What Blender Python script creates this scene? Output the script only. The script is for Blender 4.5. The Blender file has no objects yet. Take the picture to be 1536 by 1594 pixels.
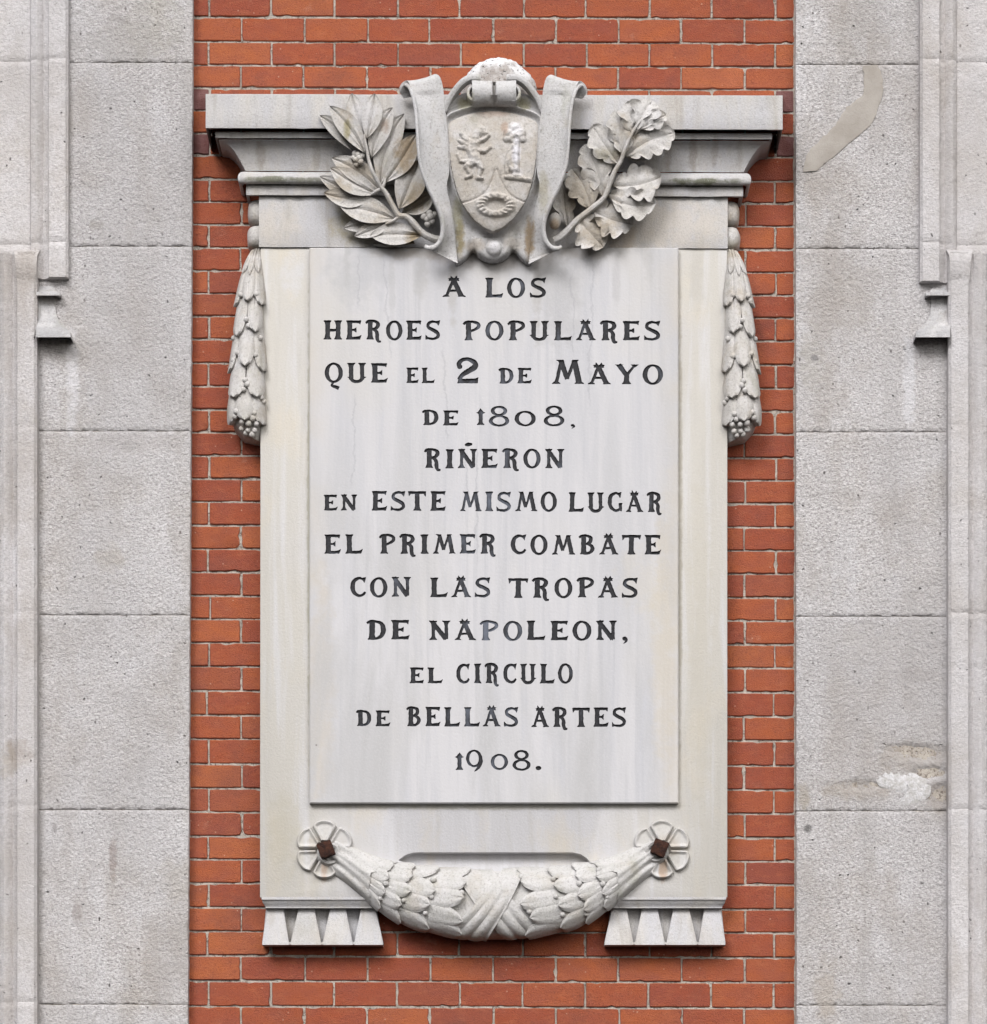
import bpy, math, random
import numpy as np
from mathutils import Vector, noise as mnoise
from mathutils.geometry import delaunay_2d_cdt, tessellate_polygon

# ------------------------------------------------------------------ camera, sky, sun, exposure
SC = bpy.context.scene
COL = SC.collection
U = 0.0014            # metres per unit of the measuring grid (one unit = one pixel of the survey photograph, on the brick face)
CD = 5000.0           # camera distance, in units
CX, CY = 768.0, 2000.0   # foot of the lens axis on the wall
EYE = 1.6

cam = bpy.data.cameras.new('camera')
cam_o = bpy.data.objects.new('camera', cam)
COL.objects.link(cam_o)
cam_o.location = (0, -CD * U, EYE)
cam_o.rotation_euler = (math.pi / 2, 0, 0)
cam.sensor_fit = 'HORIZONTAL'
cam.sensor_width = 36
cam.lens = 36 * CD / 1536
cam.shift_y = (CY - 797) / 1536
cam.clip_end = 200
SC.camera = cam_o

SUN_EL, SUN_AZ = math.radians(36), math.radians(-22)      # azimuth from the wall normal, minus = from the left
w = bpy.data.worlds.new('World')
SC.world = w
w.use_nodes = True
nt = w.node_tree
bg = nt.nodes['Background']
sky = nt.nodes.new('ShaderNodeTexSky')
sky.sky_type = 'NISHITA'
sky.sun_disc = False
sky.sun_elevation = SUN_EL
sky.sun_rotation = math.pi + SUN_AZ
sky.air_density = 1.0
sky.dust_density = 4.0
sky.ozone_density = 1.0
hs = nt.nodes.new('ShaderNodeHueSaturation')              # overcast: the blue is mostly lost in the cloud
hs.inputs['Saturation'].default_value = 0.20
nt.links.new(sky.outputs[0], hs.inputs['Color'])
nt.links.new(hs.outputs[0], bg.inputs['Color'])
bg.inputs['Strength'].default_value = 0.07

sun = bpy.data.lights.new('sun', 'SUN')
sun.energy = 1.5
sun.angle = math.radians(26)
sun.color = (1.0, 0.985, 0.995)
sun_o = bpy.data.objects.new('sun', sun)
COL.objects.link(sun_o)
dirv = Vector((math.sin(SUN_AZ) * math.cos(SUN_EL), -math.cos(SUN_AZ) * math.cos(SUN_EL), math.sin(SUN_EL)))
sun_o.rotation_euler = dirv.to_track_quat('Z', 'Y').to_euler()
sun_o.location = (-2, -6, 10)

vs = SC.view_settings
SC.display_settings.display_device = 'sRGB'
vs.view_transform = 'Standard'
vs.look = 'None'
vs.gamma = 1
vs.use_curve_mapping = False
vs.exposure = 1.0

random.seed(7)
rng = np.random.default_rng(7)

# ------------------------------------------------------------------ helpers
REF = [0.0]


def V(x, y, d, ref=None):
    """survey coordinates (x right, y down, d out of the wall) -> metres; ref = depth at which x and y were measured"""
    s = (CD - (REF[0] if ref is None else ref)) / CD
    return ((x - CX) * s * U, -d * U, EYE + (CY - y) * s * U)


def nz(x, y, z=0.0):
    return mnoise.noise(Vector((x, y, z)))


def link(name, verts, faces, mats, parent=None, smooth=True, angle=35, fmat=None):
    """one mesh object; verts in metres, world space; origin at their middle"""
    a = np.asarray(verts, dtype=float).reshape(-1, 3)
    c = (a.min(0) + a.max(0)) / 2
    me = bpy.data.meshes.new(name)
    me.from_pydata([tuple(p) for p in (a - c)], [], faces)
    if not isinstance(mats, (list, tuple)):
        mats = [mats]
    for m in mats:
        me.materials.append(m)
    if fmat is not None:
        me.polygons.foreach_set('material_index', fmat)
    if smooth:
        me.polygons.foreach_set('use_smooth', [True] * len(me.polygons))
        me.update()
        me.set_sharp_from_angle(angle=math.radians(angle))
    me.update()
    o = bpy.data.objects.new(name, me)
    COL.objects.link(o)
    loc = Vector(c)
    if parent is not None:
        o.parent = parent
        q = parent
        while q is not None:
            loc = loc - q.location
            q = q.parent
    o.location = loc
    return o


def empty(name, p, parent=None):
    o = bpy.data.objects.new(name, None)
    o.empty_display_size = 0.05
    COL.objects.link(o)
    loc = Vector(p)
    if parent is not None:
        o.parent = parent
        q = parent
        while q is not None:
            loc = loc - q.location
            q = q.parent
    o.location = loc
    return o


def tag(o, label, cat=None, group=None, kind=None):
    o['label'] = label
    if cat:
        o['category'] = cat
    if group:
        o['group'] = group
    if kind:
        o['kind'] = kind


def fixnormals(o, wid=0.0, seg=2):
    import bmesh
    bm = bmesh.new()
    bm.from_mesh(o.data)
    bmesh.ops.recalc_face_normals(bm, faces=bm.faces)
    if wid:
        es = [e for e in bm.edges if len(e.link_faces) == 2 and e.calc_face_angle(0) > 0.5]
        bmesh.ops.bevel(bm, geom=es, offset=wid * U, segments=seg, affect='EDGES', profile=0.5, clamp_overlap=True)
    bm.to_mesh(o.data)
    bm.free()
    o.data.polygons.foreach_set('use_smooth', [True] * len(o.data.polygons))
    o.data.set_sharp_from_angle(angle=math.radians(40))
    o.data.update()
    return o


class Mesh:
    def __init__(self):
        self.v, self.f = [], []

    def grid(self, P, closed=False):
        """P: rows x cols of points"""
        b = len(self.v)
        R, Cn = len(P), len(P[0])
        for r in P:
            self.v.extend(r)
        for i in range(R - 1):
            for j in range(Cn - (0 if closed else 1)):
                k = (j + 1) % Cn
                self.f.append((b + i * Cn + j, b + i * Cn + k, b + (i + 1) * Cn + k, b + (i + 1) * Cn + j))
        return b

    def shell(self, F, B):
        """closed slab between a front grid F and a back grid B of the same size"""
        R, Cn = len(F), len(F[0])
        a = self.grid(F)
        b = len(self.v)
        for r in B:
            self.v.extend(r)
        for i in range(R - 1):
            for j in range(Cn - 1):
                self.f.append((b + i * Cn + j + 1, b + i * Cn + j, b + (i + 1) * Cn + j, b + (i + 1) * Cn + j + 1))
        ring = [(0, j) for j in range(Cn)] + [(i, Cn - 1) for i in range(1, R)] + \
               [(R - 1, j) for j in range(Cn - 2, -1, -1)] + [(i, 0) for i in range(R - 2, 0, -1)]
        n = len(ring)
        for q in range(n):
            (i, j), (i2, j2) = ring[q], ring[(q + 1) % n]
            self.f.append((a + i * Cn + j, b + i * Cn + j, b + i2 * Cn + j2, a + i2 * Cn + j2))

    def ball(self, x, y, d, r, nu=8, nv=6, sx=1, sy=1, sd=1, jit=0.0):
        rows = []
        for i in range(nv + 1):
            t = math.pi * i / nv
            rr = math.sin(t)
            rows.append([V(x + sx * r * rr * math.cos(2 * math.pi * j / nu), y - sy * r * math.cos(t),
                           d + sd * r * rr * math.sin(2 * math.pi * j / nu)) for j in range(nu)])
        self.grid(rows, closed=True)

    def prism(self, poly, d0, d1, ref=None):
        b = len(self.v)
        n = len(poly)
        for (x, y) in poly:
            self.v.append(V(x, y, d1, d1 if ref is None else ref))
        for (x, y) in poly:
            self.v.append(V(x, y, d0, d1 if ref is None else ref))
        self.f.append(tuple(range(b, b + n)))
        self.f.append(tuple(range(b + 2 * n - 1, b + n - 1, -1)))
        for i in range(n):
            k = (i + 1) % n
            self.f.append((b + i, b + n + i, b + n + k, b + k))

    def link(self, name, mat, parent=None, **k):
        return link(name, self.v, self.f, mat, parent, **k)


def lerp(a, b, t):
    return a + (b - a) * t


def cr(pts, t):
    """Catmull-Rom through pts (tuples), t in 0..len-1"""
    n = len(pts)
    i = min(int(t), n - 2)
    f = t - i
    p0, p1, p2, p3 = pts[max(i - 1, 0)], pts[i], pts[i + 1], pts[min(i + 2, n - 1)]
    return tuple(0.5 * (2 * b + (c - a) * f + (2 * a - 5 * b + 4 * c - d) * f * f + (3 * b - a - 3 * c + d) * f ** 3)
                 for a, b, c, d in zip(p0, p1, p2, p3))


def tube(M, pts, n=None, seg=9):
    """pts: (x, y, d, r)"""
    n = n or 6 * (len(pts) - 1)
    rows = []
    for i in range(n + 1):
        t = (len(pts) - 1) * i / n
        p = cr(pts, t)
        q = cr(pts, min(t + 0.05, len(pts) - 1))
        o = cr(pts, max(t - 0.05, 0))
        T = Vector((q[0] - o[0], q[1] - o[1], q[2] - o[2])).normalized()
        A = T.cross(Vector((0, 0, 1))).normalized()
        B = T.cross(A).normalized()
        r = p[3] * (1 + 0.12 * nz(p[0] * .1, p[1] * .1, 3))
        rows.append([V(*(Vector(p[:3]) + A * (r * math.cos(2 * math.pi * k / seg)) + B * (r * math.sin(2 * math.pi * k / seg))))
                     for k in range(seg)])
    b = M.grid(rows, closed=True)
    M.f.append(tuple(b + k for k in range(seg)))
    M.f.append(tuple(b + n * seg + k for k in range(seg - 1, -1, -1)))


# ------------------------------------------------------------------ materials
class NB:
    def __init__(self, name, rough=0.85):
        self.m = bpy.data.materials.new(name)
        self.m.use_nodes = True
        self.t = self.m.node_tree
        self.b = self.t.nodes['Principled BSDF']
        self.b.inputs['Roughness'].default_value = rough
        self.b.inputs['Specular IOR Level'].default_value = 0.25
        g = self.t.nodes.new('ShaderNodeNewGeometry')
        self.geo = g
        sc = self.t.nodes.new('ShaderNodeVectorMath')
        sc.operation = 'SCALE'
        sc.inputs['Scale'].default_value = 1 / U
        self.t.links.new(g.outputs['Position'], sc.inputs[0])
        self.P = sc.outputs[0]

    def set(self, sock, v):
        if v is None:
            return
        if isinstance(v, bpy.types.NodeSocket):
            self.t.links.new(v, sock)
        else:
            if isinstance(v, tuple) and len(v) == 3 and sock.type == 'RGBA':
                v = v + (1,)
            sock.default_value = v

    def map(self, sx, sy, sz, off=(0, 0, 0), rot=(0, 0, 0), vec=None):
        n = self.t.nodes.new('ShaderNodeMapping')
        self.set(n.inputs['Vector'], vec or self.P)
        n.inputs['Scale'].default_value = (sx, sy, sz)
        n.inputs['Location'].default_value = off
        n.inputs['Rotation'].default_value = rot
        return n.outputs[0]

    def noise(self, scale, detail=4, rough=0.55, vec=None, dist=0.0):
        n = self.t.nodes.new('ShaderNodeTexNoise')
        self.set(n.inputs['Vector'], vec or self.P)
        n.inputs['Scale'].default_value = scale
        n.inputs['Detail'].default_value = detail
        n.inputs['Roughness'].default_value = rough
        n.inputs['Distortion'].default_value = dist
        return n.outputs['Fac']

    def voro(self, scale, vec=None, feature='F1', rand=1.0):
        n = self.t.nodes.new('ShaderNodeTexVoronoi')
        n.feature = feature
        self.set(n.inputs['Vector'], vec or self.P)
        n.inputs['Scale'].default_value = scale
        n.inputs['Randomness'].default_value = rand
        return n.outputs['Distance'], n.outputs.get('Color')

    def ramp(self, fac, stops):
        n = self.t.nodes.new('ShaderNodeValToRGB')
        self.set(n.inputs['Fac'], fac)
        e = n.color_ramp.elements
        while len(e) < len(stops):
            e.new(0.5)
        for q, (p, c) in zip(e, stops):
            q.position = p
            q.color = (c, c, c, 1) if not isinstance(c, tuple) else c + (1,)
        return n.outputs['Color']

    def mix(self, fac, a, b, mode='MIX'):
        n = self.t.nodes.new('ShaderNodeMix')
        n.data_type = 'RGBA'
        n.blend_type = mode
        self.set(n.inputs[0], fac)
        self.set(n.inputs[6], a)
        self.set(n.inputs[7], b)
        return n.outputs[2]

    def math(self, op, a, b=None, c=None):
        n = self.t.nodes.new('ShaderNodeMath')
        n.operation = op
        self.set(n.inputs[0], a)
        self.set(n.inputs[1], b)
        self.set(n.inputs[2], c)
        return n.outputs[0]

    def sep(self, v):
        n = self.t.nodes.new('ShaderNodeSeparateXYZ')
        self.set(n.inputs[0], v)
        return n.outputs

    def spots(self, c, lst, depth=40, ns=.05, amp=1.6):
        """stains, deposits and darker strips that stay where they are: (x, y, rx, ry, colour, amount) in survey units"""
        k = (CD - depth) / CD
        S = self.sep(self.P)
        nn = self.math('MULTIPLY', self.math('SUBTRACT', self.noise(ns, 5, .65), .5), amp * 2)
        for (x, y, rx, ry, col, am) in lst:
            dx = self.math('DIVIDE', self.math('SUBTRACT', S[0], (x - CX) * k), rx)
            dy = self.math('DIVIDE', self.math('SUBTRACT', S[2], EYE / U + (CY - y) * k), ry)
            q = self.math('ADD', self.math('MULTIPLY', dx, dx), self.math('MULTIPLY', dy, dy))
            q = self.math('ADD', q, nn)
            c = self.mix(self.ramp(q, [(.15, am), (.95, 0)]), c, col)
        return c

    def hairs(self, c, lst, depth, col, am):
        """fine wandering cracks: (x at top, y top, lean per unit, y bottom)"""
        k = (CD - depth) / CD
        S = self.sep(self.P)
        py = self.math('SUBTRACT', CY, self.math('DIVIDE', self.math('SUBTRACT', S[2], EYE / U), k))
        wob = self.math('MULTIPLY', self.math('SUBTRACT', self.noise(.035, 4, .65), .5), 26)
        for (x, ya, lean, yb) in lst:
            xx = self.math('ADD', self.math('MULTIPLY', self.math('SUBTRACT', py, ya), lean), (x - CX) * k)
            dx = self.math('ABSOLUTE', self.math('SUBTRACT', self.math('SUBTRACT', S[0], xx), wob))
            t = self.math('ABSOLUTE', self.math('SUBTRACT', self.math('DIVIDE', self.math('SUBTRACT', py, ya), yb - ya), .5))
            m = self.mix(1, self.ramp(self.math('DIVIDE', dx, 4), [(.10, am), (.55, 0)]), self.ramp(t, [(.40, 1), (.5, 0)]), 'MULTIPLY')
            c = self.mix(m, c, col)
        return c

    def out(self, col, height=None, dist=1.0, strength=1.0):
        self.set(self.b.inputs['Base Color'], col)
        if height is not None:
            n = self.t.nodes.new('ShaderNodeBump')
            n.inputs['Strength'].default_value = strength
            n.inputs['Distance'].default_value = dist * U
            self.set(n.inputs['Height'], height)
            self.t.links.new(n.outputs[0], self.b.inputs['Normal'])
        return self.m


def mat_brick():
    n = NB('brick_clay', 0.9)
    rnd = n.geo.outputs['Random Per Island']
    base = n.ramp(rnd, [(0.0, (.28, .068, .036)), (.25, (.305, .076, .037)), (.5, (.335, .086, .038)), (.8, (.375, .106, .042)),
                        (.93, (.39, .120, .048)), (1.0, (.25, .066, .042))])
    a = n.noise(.022, 5, .6, n.map(1, 1, 1.8))
    c = n.mix(n.ramp(a, [(.36, 0), (.7, .55)]), base, (.235, .075, .058))
    b = n.noise(.05, 4, .6, n.map(1, 1, 2.0, (40, 0, 9)))
    c = n.mix(n.ramp(b, [(.5, 0), (.75, .5)]), c, (.40, .135, .068))
    g = n.noise(.35, 4, .7)
    c = n.mix(n.ramp(g, [(.30, .6), (.48, 0)]), c, (.12, .035, .026))
    sg = n.noise(.011, 5, .65, n.map(1, 1, .8, (8, 2, 200)))
    c = n.mix(n.ramp(sg, [(.54, 0), (.72, .55)]), c, (.17, .065, .05))
    ef = n.noise(.018, 5, .7, n.map(1, 1, 1.3, (80, 2, 20)))
    c = n.mix(n.ramp(ef, [(.62, 0), (.76, .35)]), c, (.46, .27, .20))
    d, _ = n.voro(.05)
    c = n.mix(n.ramp(d, [(.04, .5), (.08, 0)]), c, (.55, .36, .26))
    s = n.noise(.7, 3, .7)
    c = n.mix(n.ramp(s, [(.64, 0), (.74, .35)]), c, (.5, .28, .20))
    # the darker bricks at the cornice ends have their own material
    h = n.noise(.5, 6, .65)
    return n.out(c, h, 2.6, 1)


def mat_dark_brick():  # darker purplish brick for the courses at the cornice ends
    n = NB('dark_brick', 0.9)
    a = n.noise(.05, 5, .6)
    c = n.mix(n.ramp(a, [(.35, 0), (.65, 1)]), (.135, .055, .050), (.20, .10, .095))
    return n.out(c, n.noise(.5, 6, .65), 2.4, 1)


def mat_mortar():
    n = NB('lime_mortar', 0.95)
    a = n.noise(.05, 5, .6)
    c = n.mix(n.ramp(a, [(.35, 0), (.65, 1)]), (.33, .295, .255), (.49, .445, .39))
    b = n.noise(.22, 4, .7)
    c = n.mix(n.ramp(b, [(.36, .9), (.49, 0)]), c, (.12, .09, .075))
    return n.out(c, n.noise(.6, 5, .7), 2.0, 1)


def mat_pilaster(name='hammered_limestone', rough_amt=1.0):
    n = NB(name, 0.92)
    oi = n.t.nodes.new('ShaderNodeObjectInfo')
    base = n.mix(oi.outputs['Random'], (.50, .478, .478), (.585, .562, .562))
    a = n.noise(.010, 6, .62)
    c = n.mix(n.ramp(a, [(.40, 0), (.70, .6)]), base, (.43, .40, .385))
    a2 = n.noise(.018, 5, .6, n.map(1, 1, .35, (200, 7, 50)))
    c = n.mix(n.ramp(a2, [(.50, 0), (.72, .6)]), c, (.62, .61, .63))
    b = n.noise(.006, 6, .68, n.map(1, 1, 1, (77, 0, 33)))
    c = n.mix(n.ramp(b, [(.54, 0), (.74, .65)]), c, (.36, .31, .25))
    g = n.noise(.36, 3, .75, n.map(.62, 1, 1.25))
    c = n.mix(n.ramp(g, [(.35, .75 * rough_amt), (.48, 0)]), c, (.18, .165, .16))
    c = n.mix(n.ramp(g, [(.51, 0), (.63, .6 * rough_amt)]), c, (.80, .785, .785))
    wob = n.t.nodes.new('ShaderNodeTexNoise')
    n.set(wob.inputs['Vector'], n.P)
    wob.inputs['Scale'].default_value = .12
    wv = n.t.nodes.new('ShaderNodeVectorMath')
    wv.operation = 'MULTIPLY_ADD'
    n.set(wv.inputs[0], wob.outputs['Color'])
    wv.inputs[1].default_value = (9, 9, 9)
    n.set(wv.inputs[2], n.P)
    d, vc = n.voro(.070, wv.outputs[0])
    rad = n.math('MULTIPLY', n.sep(vc)[2], .8)
    d = n.math('DIVIDE', d, n.math('ADD', rad, .45))
    pit = n.ramp(n.noise(.012, 4, .6, n.map(1, 1, 1, (3, 70, 3))), [(.42, .0), (.62, .5)])
    msk = n.ramp(n.math('ADD', n.sep(vc)[0], n.math('SUBTRACT', pit, .22)), [(.52, 0), (.54, 1)])
    hole = n.ramp(d, [(.06, 1), (.125, 0)])
    hole = n.mix(1, hole, msk, 'MULTIPLY')
    c = n.mix(hole, c, (.06, .055, .05))
    d2, vc2 = n.voro(.020, n.map(1.6, 1, 1))
    hole2 = n.mix(1, n.ramp(d2, [(.035, 1), (.07, 0)]), n.ramp(n.sep(vc2)[1], [(.5, 0), (.52, 1)]), 'MULTIPLY')
    c = n.mix(hole2, c, (.07, .06, .055))
    BR, LT, GY = (.33, .28, .22), (.70, .69, .71), (.34, .32, .30)
    c = n.spots(c, [(1425, 1180, 75, 32, BR, .75), (1335, 1228, 70, 20, BR, .6), (1462, 1240, 22, 34, (.22, .18, .14), .8), (1288, 1545, 24, 60, (.42, .37, .32), .7),
                    (190, 70, 95, 40, GY, .55), (280, 1370, 40, 42, (.42, .38, .33), .5), (176, 1335, 8, 46, (.27, .21, .18), .8), (120, 1420, 9, 26, (.30, .25, .23), .6),
                    (32, 1175, 22, 26, (.33, .28, .24), .7), (14, 1190, 16, 30, (.36, .31, .25), .6), (113, 600, 13, 100, LT, .8), (1414, 600, 12, 90, LT, .8),
                    (1345, 40, 60, 62, GY, .45), (1262, 560, 22, 60, (.42, .39, .34), .6), (1300, 470, 60, 60, (.40, .36, .32), .5), (215, 690, 110, 22, (.42, .38, .36), .45),
                    (170, 870, 26, 26, (.45, .40, .33), .6), (1430, 1050, 40, 14, (.24, .21, .19), .6), (1345, 1000, 60, 40, (.43, .40, .37), .5), (1250, 1240, 12, 26, (.34, .29, .22), .7),
                    (240, 30, 60, 60, (.43, .41, .37), .5), (1258, 1290, 9, 8, (.12, .115, .11), .9), (1268, 557, 8, 7, (.13, .12, .12), .8), (85, 1290, 5, 9, (.14, .12, .11), .8),
                    (150, 350, 12, 10, (.27, .24, .20), .6), (185, 30, 22, 8, (.24, .22, .20), .6), (118, 1185, 8, 12, (.25, .22, .20), .6)], 22)
    sm = n.noise(.009, 5, .7, n.map(1, 1, .5, (400, 1, 7)))
    c = n.mix(n.ramp(sm, [(.48, 0), (.66, .65)]), c, (.36, .32, .285))
    dr = n.noise(.022, 5, .65, n.map(1, 1, .10, (70, 3, 30)))
    c = n.mix(n.ramp(dr, [(.54, 0), (.70, .5)]), c, (.35, .33, .315))
    sm2 = n.noise(.03, 5, .7, n.map(.5, 1, 1.2, (40, 1, 70)))
    c = n.mix(n.ramp(sm2, [(.60, 0), (.72, .5)]), c, (.33, .31, .295))
    big = n.noise(.0045, 3, .5, n.map(1, 1, .45, (17, 3, 90)))
    c = n.mix(n.ramp(big, [(.40, .5), (.60, 0)]), c, (.44, .425, .43))
    h = n.noise(.20, 5, .7)
    h2 = n.math('MULTIPLY', hole, -0.9)
    hh = n.math('ADD', h, h2)
    return n.out(c, hh, 5.5 * rough_amt, 1.0)


TDM = 51.0


def mat_marble_panel():
    n = NB('veined_white_marble', 0.6)
    base = (.472, .464, .475)
    wv = n.noise(.012, 3, .5)
    v = n.map(1, 1, .07, (0, 0, 0), (0, math.radians(5), 0))
    a = n.noise(.030, 6, .62, v, 0.8)
    c = n.mix(n.ramp(a, [(.42, 0), (.66, .8)]), base, (.40, .40, .42))
    a2 = n.noise(.07, 5, .6, n.map(1, 1, .035, (90, 0, 20), (0, math.radians(-3), 0)), .4)
    c = n.mix(n.ramp(a2, [(.55, 0), (.66, .5), (.78, 0)]), c, (.37, .37, .39))
    a3 = n.noise(.022, 3, .5, n.map(1, 1, .045, (300, 0, 60), (0, math.radians(5), 0)), .5)
    c = n.mix(n.ramp(a3, [(.492, 0), (.5, .4), (.508, 0)]), c, (.42, .42, .45))
    y = n.noise(.006, 4, .6, n.map(1, 1, .6, (10, 0, 400)))
    c = n.mix(n.ramp(y, [(.5, 0), (.72, .5)]), c, (.462, .438, .39))
    X = n.sep(n.P)
    ex = n.math('ABSOLUTE', X[0])
    edge = n.math('MULTIPLY', n.ramp(n.math('DIVIDE', ex, 300), [(.82, 0), (.97, .8)]), n.ramp(n.noise(.012, 4), [(.35, .1), (.6, 1)]))
    c = n.mix(edge, c, (.46, .42, .36))
    c = n.spots(c, [(640, 392, 70, 16, (.30, .265, .23), .7), (900, 392, 70, 14, (.31, .28, .25), .6), (560, 420, 60, 60, (.35, .35, .36), .5), (770, 400, 120, 20, (.33, .30, .28), .55),
                    (870, 470, 40, 90, (.36, .355, .36), .6), (705, 450, 9, 70, (.34, .325, .31), .6), (835, 455, 9, 80, (.34, .325, .31), .6), (655, 430, 14, 60, (.36, .35, .34), .55), (768, 430, 12, 40, (.35, .335, .32), .6),
                    (540, 405, 8, 50, (.35, .345, .34), .5), (610, 450, 6, 90, (.36, .355, .36), .5), (960, 430, 8, 60, (.36, .35, .35), .5), (1010, 410, 10, 46, (.36, .35, .34), .5), (500, 1080, 26, 220, (.43, .38, .31), .5), (1035, 1000, 24, 260, (.44, .39, .31), .45), (1000, 900, 46, 60, (.46, .42, .35), .4)], TDM)
    dg = n.noise(.012, 5, .6, n.map(1, 1, .16, (40, 9, 80), (0, math.radians(28), 0)), .5)
    low = n.ramp(n.math('DIVIDE', n.math('SUBTRACT', EYE / U + CY - 600, X[2]), 600), [(0, .15), (.6, 1)])
    c = n.mix(n.mix(1, n.ramp(dg, [(.48, 0), (.66, .95)]), low, 'MULTIPLY'), c, (.375, .37, .372))
    c = n.hairs(c, [(724, 690, .03, 775), (741, 690, .01, 880), (597, 392, .05, 560), (560, 395, -.02, 480), (690, 540, .04, 690), (552, 610, -.02, 760), (925, 400, -.04, 640), (890, 420, .03, 560)], TDM, (.27, .27, .29), .38)
    sp, vc = n.voro(.012)
    c = n.mix(n.mix(1, n.ramp(sp, [(.012, .8), (.024, 0)]), n.ramp(n.sep(vc)[0], [(.6, 0), (.62, 1)]), 'MULTIPLY'), c, (.15, .14, .13))
    g = n.noise(.4, 4, .7)
    c = n.mix(n.ramp(g, [(.35, .22), (.5, 0)]), c, (.50, .49, .49))
    return n.out(c, n.noise(.25, 5, .6), .6, .6)


def mat_slab():
    n = NB('cream_marble', 0.72)
    X = n.sep(n.P)
    ex = n.math('DIVIDE', n.math('ABSOLUTE', X[0]), 370)
    yel = n.ramp(n.math('ADD', ex, n.math('MULTIPLY', n.math('SUBTRACT', n.noise(.01, 4), .5), .5)), [(.45, 0), (.85, 1)])
    c = n.mix(yel, (.455, .448, .460), (.45, .43, .395))
    a = n.noise(.05, 5, .6, n.map(1, 1, .06), .5)
    c = n.mix(n.ramp(a, [(.50, 0), (.68, .65)]), c, (.51, .507, .522))
    a2 = n.noise(.045, 5, .6, n.map(1, 1, .10, (60, 3, 8)), .8)
    c = n.mix(n.ramp(a2, [(.55, 0), (.75, .55)]), c, (.385, .367, .34))
    b = n.noise(.014, 6, .65, n.map(1, 1, .5, (5, 50, 5)))
    c = n.mix(n.ramp(b, [(.53, 0), (.74, .65)]), c, (.50, .45, .365))
    c = n.spots(c, [(482, 830, 5, 440, (.29, .28, .215), .7), (1058, 800, 5, 440, (.31, .285, .235), .7), (768, 1255, 290, 7, (.30, .285, .23), .6), (1090, 1000, 24, 300, (.42, .39, .33), .4),  # the wide entry is a darker strip along the panel's lower edge
                    (455, 430, 20, 40, (.49, .49, .51), .5), (1085, 430, 14, 60, (.36, .34, .31), .4), (440, 1300, 30, 80, (.41, .38, .31), .5), (505, 1352, 7, 26, (.33, .20, .11), .55), (1032, 1352, 8, 26, (.33, .20, .11), .6),
                    (497, 1318, 22, 22, (.36, .31, .25), .5), (1038, 1316, 22, 22, (.36, .31, .25), .5)], 40)
    g = n.noise(.45, 4, .7)
    c = n.mix(n.ramp(g, [(.34, .30), (.5, 0)]), c, (.36, .345, .32))
    return n.out(c, n.noise(.28, 5, .65), .9, .8)


def mat_cornice():
    n = NB('weathered_marble', 0.82)
    c = (.45, .444, .457)
    a = n.noise(.03, 6, .6, n.map(1, 1, .22), .6)
    c = n.mix(n.ramp(a, [(.42, 0), (.68, .75)]), c, (.49, .465, .425))
    b = n.noise(.012, 6, .66, n.map(1, 1, .6, (31, 0, 17)))
    c = n.mix(n.ramp(b, [(.55, 0), (.74, .6)]), c, (.385, .345, .285))
    d = n.noise(.035, 5, .6, n.map(1, 1, .12, (12, 4, 3)), .6)
    c = n.mix(n.ramp(d, [(.54, 0), (.72, .65)]), c, (.31, .28, .245))
    MO, CRM = (.115, .12, .075), (.52, .475, .42)
    c = n.spots(c, [(420, 280, 46, 6, MO, .85), (475, 281, 40, 5, MO, .7), (1085, 283, 62, 5.5, MO, .9), (1140, 282, 20, 5, MO, .6), (560, 340, 52, 46, (.33, .29, .19), .7),
                    (1040, 345, 120, 44, CRM, .6), (430, 350, 40, 40, CRM, .5), (405, 243, 9, 26, (.27, .24, .20), .6), (492, 236, 8, 26, (.29, .26, .22), .5),
                    (1040, 240, 7, 26, (.25, .22, .18), .5), (1078, 243, 8, 28, (.25, .22, .18), .6), (1112, 240, 7, 26, (.26, .23, .20), .5), (1150, 242, 7, 22, (.27, .24, .21), .5),
                    (970, 365, 30, 24, (.44, .36, .27), .5), (470, 1440, 30, 30, (.36, .35, .32), .4)], 60)
    g = n.noise(.35, 5, .75)
    c = n.mix(n.ramp(g, [(.33, .5), (.49, 0)]), c, (.28, .265, .255))
    c = n.mix(n.ramp(g, [(.56, 0), (.72, .4)]), c, (.66, .65, .65))
    return n.out(c, n.noise(.35, 5, .7), 1.4, .9)


def mat_carved(name='carved_limestone', tint=(.47, .45, .425), brown=.55, marks=()):
    n = NB(name, 0.88)
    c = tint
    a = n.noise(.035, 6, .65)
    c = n.mix(n.ramp(a, [(.44, 0), (.66, .8)]), c, (.545, .532, .53))
    b = n.noise(.022, 6, .65, n.map(1, 1, 1, (91, 12, 40)))
    c = n.mix(n.ramp(b, [(.52, 0), (.68, brown)]), c, (.35, .285, .20))
    d = n.noise(.028, 5, .65, n.map(1, 1, .5, (9, 3, 71)))
    c = n.mix(n.ramp(d, [(.58, 0), (.72, .45)]), c, (.30, .295, .225))
    if marks:
        c = n.spots(c, marks, 100, .08, 1.0)
    g = n.noise(.30, 5, .75)
    c = n.mix(n.ramp(g, [(.33, .6), (.48, 0)]), c, (.22, .20, .18))
    c = n.mix(n.ramp(g, [(.56, 0), (.72, .4)]), c, (.62, .60, .58))
    return n.out(c, n.noise(.35, 5, .7), 1.8, .9)


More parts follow.
